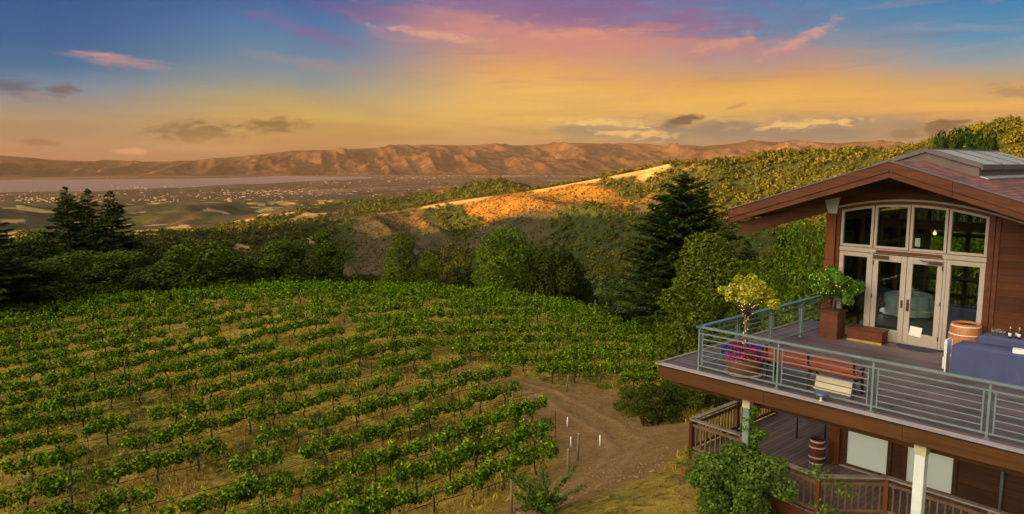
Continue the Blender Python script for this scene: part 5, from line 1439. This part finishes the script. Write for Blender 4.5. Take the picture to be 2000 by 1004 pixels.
M['petal_blue'] = leaf_mat('violet_blue_petals', (0.03, 0.02, 0.20), (0.07, 0.04, 0.40), (0.16, 0.08, 0.55), 0.3, .3, 3)
M['petal_red'] = leaf_mat('crimson_petals', (0.18, 0.008, 0.03), (0.40, 0.014, 0.06), (0.55, 0.05, 0.16), 0.3, .3, 3)
for nm, mt, pick, nq in (('petals', 'petal', (0, 2, 5, 7), 760), ('blue_petals', 'petal_blue', (1, 4), 420), ('red_petals', 'petal_red', (3, 6), 420)):
    link(nm, quads_mesh(nm, lobe_leaves([(fl[q][0], fl[q][1], fl[q][2] + .03, fl[q][3] * 1.08, fl[q][4] * 1.08, fl[q][5] * 1.1) for q in pick], nq, 0.068, g1, .9, .5, .9), M[mt]), t)['kind'] = 'stuff'
o = bulbs([(.45 * math.cos(a), .45 * math.sin(a), .1 + .12 * math.sin(a * 3)) for a in np.linspace(0, 6.2, 18)], .0085).build('fairy_lights', M['bulb'], t); o['kind'] = 'stuff'
t = thing('potted_tree', 'round green potted shrub tree with fairy lights left of the glass doors', 'potted tree', (1.72, 6.35, 0.862))
tops = [(g1.uniform(-.62, .62), g1.uniform(-.45, .45), g1.uniform(.35, 1.15), g1.uniform(.13, .24), g1.uniform(.13, .24), g1.uniform(.12, .2)) for _ in range(20)] + [(-.62, 0, .75, .2, .2, .2), (.6, 0, .7, .2, .2, .2)]
link('trunk', limb_mesh('trunk', [([(0, 0, -.05), (.02, 0, .3), (0, 0, .6)], [.04, .035, .03])] + [([(0, 0, .35), tuple(0.5 * Vector(q[:3])), q[:3]], [.02, .014, .006]) for q in tops[:9]], M['bark'], 6), t)
link('crown', quads_mesh('crown', lobe_leaves(tops, 4200, 0.085, g1, .5, .4, .6, .7), M['leaf_pot']), t)
o = bulbs([(q[0] + g1.normal() * .12, q[1] - q[4] * .9, q[2] + g1.normal() * .12) for q in tops for _ in range(2)], .0085).build('fairy_lights', M['bulb'], t); o['kind'] = 'stuff'

# young feathery shrub at the front of the vineyard
x, y, z = ground_hit(1062, 1003)
t = thing('feathery_sapling', 'feathery green sapling with upright thin shoots at the front of the vineyard', 'sapling', (x, y, z), 0, uv=False)
segs, C_, T_ = [], [], []
for k in range(26):
    a, sp = g1.uniform(0, 6.28), (0.15 if k == 0 else g1.uniform(.3, 1.3)); hh = 1.9 if k == 0 else g1.uniform(.4, 1.1)
    pts = [Vector((math.cos(a) * sp * f, math.sin(a) * sp * f, hh * (f ** .7))) for f in np.linspace(0, 1, 6)]
    segs.append((pts, list(np.linspace(.025, .005, 6))))
    for f in np.linspace(.2, 1, 34):
        i = min(4, int(f * 5)); p = pts[i].lerp(pts[i + 1], f * 5 - i); d = (pts[i + 1] - pts[i]).normalized()
        for _ in range(2): C_.append(p + Vector(g1.normal(size=3) * .05)); T_.append(d + Vector(g1.normal(size=3) * .8))
C_, T_ = np.array(C_), np.array(T_)
link('stems', limb_mesh('stems', segs, M['vine_bark'], 5), t)
link('foliage', quads_mesh('foliage', leaf_quads(C_, np.cross(T_, g1.normal(size=T_.shape)), np.full(len(C_), .17), g1, .3, T_), M['leaf_shrub']), t)

# ------------------------------------------------------------------ vineyard
BD = np.array([(2.8, 49.0), (-15, 63.4), (-48, 88)], float)        # lane between the two blocks
def lane_side(x, y):
    d = np.where(x > -15, (63.4 - 49.0) / (-17.8), (88 - 63.4) / (-33.0))
    yl = np.where(x > -15, 49.0 + (x - 2.8) * d, 63.4 + (x + 15) * d)
    return y - yl
def in_block1(x, y):
    right = np.interp(y, [26, 31, 36, 41, 46, 50], [-2.2, -0.2, 2.9, 2.5, 2.2, 2.0])
    return (lane_side(x, y) < np.where(x < -6, -0.2, -1.0)) & (x < right) & (y > 25.5) & (x > -0.75 * y - 6)
def in_block2(x, y):
    crest = np.where(x < -18, 87.0 - 0.0072 * (x + 18) ** 2, 87.0 - 0.0100 * (x + 18) ** 2)
    right = np.interp(y, [48, 52, 60, 70, 76], [10.5, 13.0, 20.5, 23, 18])
    return (lane_side(x, y) > np.where(x < -6, 0.4, 1.5)) & (y < crest) & (x < right) & (x > -0.75 * y - 6) & ((y > 49.6) | (x < 3))
def rows(theta, sp, inside, seed, off=0.0):
    g = np.random.default_rng(seed)
    u, n = np.array([math.cos(theta), math.sin(theta)]), np.array([-math.sin(theta), math.cos(theta)])
    out = []
    for k in range(-40, 60):
        s_ = np.arange(-120, 140, 0.25)
        p = np.outer(s_, u) + n * (k * sp + off)
        p = p + np.outer(0.25 * np.sin(s_ * 0.11 + k), n)
        ok = inside(p[:, 0], p[:, 1])
        if ok.sum() < 12: continue
        out.append((k, s_[ok], p[ok]))
    return out
ROWS = [(R(40), r_) for r_ in rows(R(40), 3.55, in_block1, 1)] + [(R(14), r_) for r_ in rows(R(14), 2.9, in_block2, 2)]

def vine_variant(seed, leaves=1050, sparse=False):
    g = np.random.default_rng(seed)
    bend = g.normal(size=2) * .10
    segs = [([(0, 0, -.15), (bend[0], bend[1], .3), (bend[0] * .3, bend[1] * 1.2, .6), (0, 0, .86)], [.055, .045, .042, .05])]
    arms = []
    for sg in (-1, 1):
        L = g.uniform(.35, .75) if sparse else g.uniform(.85, 1.2)
        e = (sg * L, g.normal() * .06, .95 + g.normal() * .06)
        segs.append(([(0, 0, .84), (sg * L * .5, g.normal() * .05, .93), e], [.036, .028, .018])); arms.append(L)
    lob = []
    for k in range(5 if sparse else 13):
        x_ = g.uniform(-arms[0], arms[1]) if k > 1 else (-arms[0], arms[1])[k] * .95
        lob.append((x_, g.normal() * .08, g.uniform(.82, 1.22), g.uniform(.26, .40), g.uniform(.15, .24), g.uniform(.20, .32)))
    v = [lobe_leaves(lob, int(leaves * .82), 0.130, g, .45, .45, .85, .7)]
    # upright shoots
    ns = 5 if sparse else 10
    C_, N_ = [], []
    for k in range(ns):
        x_ = g.uniform(-arms[0], arms[1]); b0 = np.array([x_, g.normal() * .12, 1.15]); d = np.array([g.normal() * .25, g.normal() * .25, 1.0]); hh = g.uniform(.25, .72)
        for f in np.linspace(0, 1, 9): C_.append(b0 + d * f * hh + g.normal(size=3) * .05); N_.append(g.normal(size=3) + [0, -.2, .6])
    for k in range(2 if not sparse else 3):
        x_ = g.uniform(-.5, .5)
        for f in np.linspace(0, 1, 6): C_.append(np.array([x_ + .25 * f, g.normal() * .15, .9 - .5 * f])); N_.append(g.normal(size=3))
    C_, N_ = np.array(C_), np.array(N_)
    v.append(leaf_quads(C_, N_, g.uniform(.09, .16, len(C_)), g, .85))
    return np.concatenate(v), segs
VV = [vine_variant(200 + i) for i in range(9)] + [vine_variant(230 + i, 380, True) for i in range(4)]
VMESH = [(quads_mesh('vine_foliage', v, M['leaf_vine']), limb_mesh('vine_trunk', s_, M['vine_bark'], 6)) for v, s_ in VV]
cand = []
gv = np.random.default_rng(77)
for th, (k, s_, p) in ROWS:
    step = 1.85
    a = s_[0] + gv.uniform(.4, 1.2)
    while a < s_[-1]:
        i = int(np.argmin(np.abs(s_ - a)))
        near_d = math.hypot(*p[i])
        if abs(s_[i] - a) < .2 and gv.random() > (0.09 if near_d < 55 else 0.04):
            sparse = gv.random() < (0.15 if near_d < 50 else 0.06)
            cand.append((near_d, p[i][0] + gv.normal() * .08, p[i][1] + gv.normal() * .08, th + gv.normal() * .05 + (math.pi if gv.random() < .5 else 0), int(gv.integers(9, 13)) if sparse else int(gv.integers(0, 9)), gv.uniform(.88, 1.14)))
        a += step * gv.uniform(.9, 1.12)
def seen(x, y): return abs(math.atan2(x, y)) < R(36.5) and y > 27
cand = sorted([c for c in cand if seen(c[1], c[2])], key=lambda c: c[0])
zc_ = zterr(np.array([c[1] for c in cand]), np.array([c[2] for c in cand]))
NV = 300
for (d, x, y, th, k, sc), z in list(zip(cand, zc_))[:NV]:
    full = k < 9
    o = thing('grape_vine', 'leafy green grape vine on a gnarled trunk in a vineyard row' if full else 'sparse grape vine with bare trunk and few leaves in a vineyard row', 'vine', (x, y, float(z)), th, 'full leafy vines in the near rows' if full else 'sparse vines in the near rows', uv=False)
    o.scale = (sc, sc, sc * 1.02)
    link('trunk', VMESH[k][1], o); link('foliage', VMESH[k][0], o)
parts, tr = [], MB()
for (d, x, y, th, k, sc), z in list(zip(cand, zc_))[NV:]:
    v = (VV[k][0].reshape(-1, 4, 3)[::2]).copy(); mid_ = v.mean(1, keepdims=True); v = (mid_ + (v - mid_) * 1.3).reshape(-1, 3) * sc
    c_, s__ = math.cos(th), math.sin(th)
    parts.append(np.stack([v[:, 0] * c_ - v[:, 1] * s__ + x, v[:, 0] * s__ + v[:, 1] * c_ + y, v[:, 2] + z], 1))
    tr.tube([(x, y, z - .1), (x + .06, y, z + .4), (x, y, z + .9)], [.05, .042, .04], 5)
if parts:
    vm = quads_mesh('distant_vines', np.concatenate(parts), M['leaf_vine'])
    o = tag(link('distant_vines', vm), 'dense green far rows of vines on the crown of the vineyard', 'vines', kind='stuff')
    tm = tr.build('trunks', M['vine_bark'], o); tm['kind'] = 'stuff'
print('vines', len(cand))

# stakes, end posts, hoses
SM = MB(); SM.bar((0, 0, -.2), (0, 0, 1.72), .034, .012); SM.bar((0.0, .012, -.2), (0, .012, 1.72), .010, .026); sme = SM.mesh('stake', M['rust'])
SM = MB(); SM.box(-.02, .02, -.012, .018, 1.63, 1.72); smc = SM.mesh('stake_tip', M['rust'])
EM = MB(); EM.tube([(0, 0, -.3), (0, 0, 1.25)], [.065, .06], 8); eme = EM.mesh('end_post', M['old_wood'])
EC = MB(); EC.lathe([(.062, 1.22), (.066, 1.25), (.03, 1.27), (.003, 1.272)], (0, 0, 0), 8); ecm = EC.mesh('post_cap', M['old_cap'])
ns = 0
gs = np.random.default_rng(91)
for th, (k, s_, p) in ROWS:
    a = s_[0] + gs.uniform(1, 5)
    while a < s_[-1]:
        i = int(np.argmin(np.abs(s_ - a)))
        x, y = p[i]
        if abs(s_[i] - a) < .2 and seen(x, y) and math.hypot(x, y) < 74:
            lean = gs.random() < 0.06
            t = thing('vine_stake', 'thin rusty metal stake leaning over in a vine row' if lean else 'thin rusty upright metal stake standing in a vine row', 'stake', (x, y, zt(x, y)), gs.uniform(0, 3), 'leaning vine stakes' if lean else 'upright vine stakes', uv=False)
            if lean: t.rotation_euler = (R(gs.uniform(15, 28)), R(gs.uniform(-10, 25)), 0)
            else: t.rotation_euler = (gs.normal() * .03, gs.normal() * .03, gs.uniform(0, 3))
            t.scale = (1, 1, gs.uniform(.85, 1.08))
            link('bar', sme, t); link('tip', smc, t); ns += 1
        a += gs.uniform(5.2, 7.6)
    # hose
    vis = [(q[0], q[1]) for q in p[::6] if seen(*q) and math.hypot(*q) < 62]
    if len(vis) > 4:
        v_ = np.array(vis); zz = zterr(v_[:, 0], v_[:, 1])
        brk = np.where(np.hypot(*(np.diff(v_, axis=0).T)) > 3.5)[0]
        if len(brk): v_, zz = v_[:brk[0] + 1], zz[:brk[0] + 1]
        if len(v_) > 4:
            m = MB(); m.tube([(q[0], q[1], z + .42 + .05 * math.sin(i * .9)) for i, (q, z) in enumerate(zip(v_, zz))], .016, 5)
            tag(m.build('drip_hose', M['hose']), 'thin black irrigation hose strung low along a vine row', 'hose', 'irrigation hoses along the vine rows')
print('stakes', ns)
for px, py, lb in ((1128, 900, 'grey wooden end post of the vine row by the white tube'), (1108, 936, 'grey wooden end post beside the dry weeds at the track edge'), (998, 1003, 'grey wooden post at the lower edge of the vineyard'), (1000, 806, 'short grey wooden post at the end of a middle row'), (1106, 766, 'leaning grey wooden end post at the track bend')):
    x, y, z = ground_hit(px, py)
    t = thing('end_post', lb, 'post', (x, y, z), 0, 'wooden end posts along the track', uv=False); t.scale = (1, 1, 1.1 if py > 800 else .95); t.rotation_euler = (gs.normal() * .05, .12 if 'leaning' in lb else .03, 0)
    link('post', eme, t); link('cap', ecm, t)
TM = MB(); TM.tube([(0, 0, -.05), (0, 0, .58)], .034, 8); tme = TM.mesh('tube', M['tube_white'])
TS = MB(); TS.bar((.06, 0, -.2), (.06, 0, .55), .02, .02); tsm = TS.mesh('stick', M['old_wood'])
for px, py, lb in ((1108, 834, 'white plant tube beside the grey end post'), (1172, 871, 'white plant tube standing alone on the track verge'), (1234, 801, 'white plant tube in front of the dark shrub'), (1115, 874, 'short white plant tube near the nearest end post')):
    x, y, z = ground_hit(px, py)
    t = thing('plant_tube', lb, 'plant tube', (x, y, z), 0, 'white plant tubes beside the track', uv=False); t.rotation_euler = (0, gs.normal() * .06, 0)
    link('tube', tme, t); link('stick', tsm, t)
for k, px in enumerate((1010, 1047, 1165, 1188, 1215, 1246, 1252)):
    x, y = spot(px, 76 if px < 1100 else 74)
    t = thing('edge_post', 'pale grey post standing at the far edge of the vineyard', 'post', (x, y, zt(x, y)), 0, 'pale posts along the far vineyard edge', uv=False); t.scale = (.8, .8, 1.75)
    link('post', eme, t); link('cap', ecm, t)

# dry grass and weeds
gg = np.random.default_rng(55)
n = 60000
rr, aa = 22 + 48 * np.sqrt(gg.random(n)) * gg.random(n) ** .3, gg.uniform(R(-36), R(30), n)
x, y = rr * np.sin(aa), rr * np.cos(aa)
cov = ground_cover(x, y, 0)
clump = fbm(x / 1.1, y / 1.1, 19, 3)
keep = (cov[:, 0] < .30) & (clump > .46)
x, y = x[keep], y[keep]
z = zterr(x, y); n = len(x)
size = gg.uniform(.16, .42, n)
green = cov[keep, 1] > .55
def blades(sel):
    c = np.stack([x[sel], y[sel], z[sel] + size[sel] * .38], 1); k = len(c)
    t_ = np.array([0, 0, 1.0]) + gg.normal(size=(k, 3)) * .42
    nn = np.stack([gg.normal(size=k), gg.normal(size=k), np.zeros(k)], 1)
    nn = unit(nn - unit(t_) * np.sum(nn * unit(t_), 1, keepdims=True))
    return leaf_quads(c, nn, size[sel], gg, .22, t_)
M['grass_dry'] = leaf_mat('dry_grass_blades', (0.19, 0.125, 0.022), (0.37, 0.255, 0.045), (0.62, 0.45, 0.095), .3, .4, .8)
M['grass_green'] = leaf_mat('green_weed_blades', (0.055, 0.065, 0.012), (0.11, 0.125, 0.022), (0.19, 0.19, 0.040), .3, .4, .8)
tag(link('dry_grass', quads_mesh('dry_grass', blades(~green), M['grass_dry'])), 'dry golden grass tufts between the vine rows', 'grass', kind='stuff')
tag(link('green_weeds', quads_mesh('green_weeds', blades(green), M['grass_green'])), 'low green weeds in the dry grass under the vines', 'weeds', kind='stuff')

gp = np.random.default_rng(31)
n = 950
rr, aa = gp.uniform(23, 52, n), gp.uniform(R(-4), R(13), n)
x, y = rr * np.sin(aa), rr * np.cos(aa)
k = ground_cover(x, y, 0)[:, 0] > gp.uniform(.05, .9, n)
x, y = x[k], y[k]; z = zterr(x, y)
sm = MB()
for i in range(len(x)):
    a_ = gp.uniform(.025, .075) * (1.8 if gp.random() < .06 else 1)
    o_ = [(a_ * gp.uniform(.6, 1.3) * q[0], a_ * gp.uniform(.6, 1.3) * q[1], a_ * gp.uniform(.4, .8) * q[2]) for q in ((1, 0, 0), (-1, 0, 0), (0, 1, 0), (0, -1, 0), (0, 0, 1), (0, 0, -1))]
    sm.face_add([(x[i] + q[0], y[i] + q[1], z[i] + q[2] + a_ * .25) for q in o_], [(0, 2, 4), (2, 1, 4), (1, 3, 4), (3, 0, 4), (2, 0, 5), (1, 2, 5), (3, 1, 5), (0, 3, 5)])
tag(sm.build('track_stones', plain('dusty_stones', (0.20, 0.125, 0.070), .9, .35, 6)), 'loose stones and clods on the cart track', 'stones', kind='stuff')

# ------------------------------------------------------------------ far woods and towns
gw = np.random.default_rng(66)
def woods(name, label, n, rlo, rhi, quads, qs, size, mat, azlo=-37, azhi=37, thr=.5, flat=.8):
    a = gw.uniform(R(azlo), R(azhi), n); r = np.exp(gw.uniform(math.log(rlo), math.log(rhi), n))
    x, y = r * np.sin(a), r * np.cos(a)
    c = hill_cover(x, y, 0)
    rc = np.interp(a, _ca, _cr)
    k = (c[:, 1] > thr) & (r < rc * 1.35 + 300)
    x, y = x[k], y[k]; n = len(x)
    z = zterr(x, y)
    s = size * (.42 + 1.0 * gw.random(n) ** 1.7)
    d = unit(gw.normal(size=(n, quads, 3))); d[:, :, 2] = np.abs(d[:, :, 2]) * 1.0 - .12
    f = gw.uniform(.45, 1.12, (n, quads))
    cpos = np.stack([x, y, z + s * .30], 1)[:, None, :] + d * (s[:, None] * .5 * f)[..., None] * np.array([1, 1, flat * 1.15])
    nn = d * .8 + gw.normal(size=d.shape) * .5 + np.array([0, 0, .25])
    v = leaf_quads(cpos.reshape(-1, 3), nn.reshape(-1, 3), np.repeat(s, quads) * qs * gw.uniform(.7, 1.3, n * quads), gw, .8)
    o = tag(link(name, quads_mesh(name, v, M[mat])), label, 'woods', kind='stuff')
    print(name, n)
    return o
M['leaf_far'] = leaf_mat('far_woods_leaves', (0.018, 0.030, 0.005), (0.078, 0.080, 0.008), (0.195, 0.150, 0.014), .15, .75, .022)  # light end turned golden, low sun put into the leaf colour
M['leaf_canyon'] = leaf_mat('canyon_woods_leaves', (0.010, 0.024, 0.008), (0.040, 0.066, 0.014), (0.130, 0.155, 0.022), .15, .65, .045)  # darker leaves for the canyon, its shade put into their colour
woods('near_canyon_woods', 'oak woods on the near canyon slope just beyond the tree belt', 1000, 230, 420, 330, .13, 7.5, 'leaf_canyon', -37, 37, .5)
woods('canyon_woods', 'dense oak woods in the canyon beyond the near trees', 7500, 400, 800, 120, .19, 10.5, 'leaf_canyon', -37, 37, .5)
woods('house_hill_woods', 'golden green oak woods on the hill behind the house', 9000, 780, 1250, 96, .17, 12.0, 'leaf_far', -37, 37, .55)
woods('ridge_woods', 'scattered oak woods over the middle ridge', 25000, 1250, 2800, 36, .30, 13.0, 'leaf_far', -37, 37, .55)

def brush():
    n = 60000
    a = gw.uniform(R(-24), R(26), n); r = np.exp(gw.uniform(math.log(900), math.log(2350), n))
    x, y = r * np.sin(a), r * np.cos(a)
    c = hill_cover(x, y, 0); rc = np.interp(a, _ca, _cr)
    k = (c[:, 1] < .5) & (c[:, 0] < .4) & (r < rc * 1.02) & (fbm(x / 45, y / 45, 47) > .36)
    x, y = x[k], y[k]; n = len(x); z = zterr(x, y); s = gw.uniform(2.0, 5.5, n)
    q = 7
    d = unit(gw.normal(size=(n, q, 3))); d[:, :, 2] = np.abs(d[:, :, 2])
    cp = np.stack([x, y, z], 1)[:, None, :] + d * (s[:, None] * .45)[..., None]
    v = leaf_quads(cp.reshape(-1, 3), (d + gw.normal(size=d.shape) * .3).reshape(-1, 3), np.repeat(s, q) * .62, gw, .8)
    tag(link('hill_brush', quads_mesh('hill_brush', v, M['brush'])), 'low brown green brush dotted over the middle ridge', 'brush', kind='stuff')
    print('brush', n)
M['brush'] = leaf_mat('brush_leaves', (0.016, 0.024, 0.007), (0.046, 0.050, 0.012), (0.14, 0.105, 0.016), .12, .7, .012)
brush()

def town():
    m = MB()
    g = random.Random(9)
    def blk(px, py, w, d_, h):
        a, s_ = bearing(px, py)
        r = (ZP - CAMH) / s_
        x, y = r * math.sin(a), r * math.cos(a)
        m.box(x - w / 2, x + w / 2, y - d_ / 2, y + d_ / 2, ZP - 1, ZP + h)
    for cx, cy, wx, wy, n in ((270, 366, 60, 3, 26), (90, 392, 90, 3, 26), (560, 374, 60, 4, 26), (490, 377, 60, 4, 20), (640, 356, 40, 3, 18), (790, 349, 60, 4, 40), (860, 346, 50, 4, 40), (1010, 338, 40, 3, 36), (1120, 340, 60, 4, 30), (930, 340, 50, 4, 26), (1150, 346, 40, 4, 24),
                              (560, 330, 120, 2, 24), (250, 337, 120, 2, 22), (820, 333, 100, 2, 24), (400, 385, 200, 12, 46), (700, 376, 160, 12, 34), (900, 362, 120, 8, 30), (350, 398, 240, 10, 60), (120, 385, 200, 12, 36)):
        for _ in range(int(n * 2.2)):
            py = g.gauss(cy, wy * .6)
            py = max(py, 342.6 + g.uniform(0, 2.5))
            s_ = g.choice((1, 1, 1.6, 2.4)); blk(g.gauss(cx, wx * .6), py, 9 * s_ * g.uniform(.35, 1.6), 8 * s_ * g.uniform(.5, 1.3), 3.2 * g.uniform(.6, 1.8) * (2.2 if g.random() < .06 else 1))
    o = m.build('far_town', M['town'])
    tag(o, 'pale buildings of the far valley towns', 'town', kind='stuff')
M['town'] = plain('pale_town_walls', (0.17, 0.135, 0.105), .7, .5, .02)
town()

# ------------------------------------------------------------------ air
hz = MB(); hz.box(-26000, 26000, -6000, 30000, ZP - 30, 800)
hm = bpy.data.materials.new('warm_haze'); hm.use_nodes = True
hn = NT(hm.node_tree); hn.n.clear()
pv = hn.new('ShaderNodeVolumePrincipled'); mo = hn.new('ShaderNodeOutputMaterial')
pv.inputs['Color'].default_value = (0.37, 0.285, 0.22, 1); pv.inputs['Density'].default_value = 1.55e-5; pv.inputs['Anisotropy'].default_value = 0.0
hn.l.new(pv.outputs[0], mo.inputs['Volume'])
tag(hz.build('haze', hm), 'warm evening haze filling the valley', 'haze', kind='stuff')
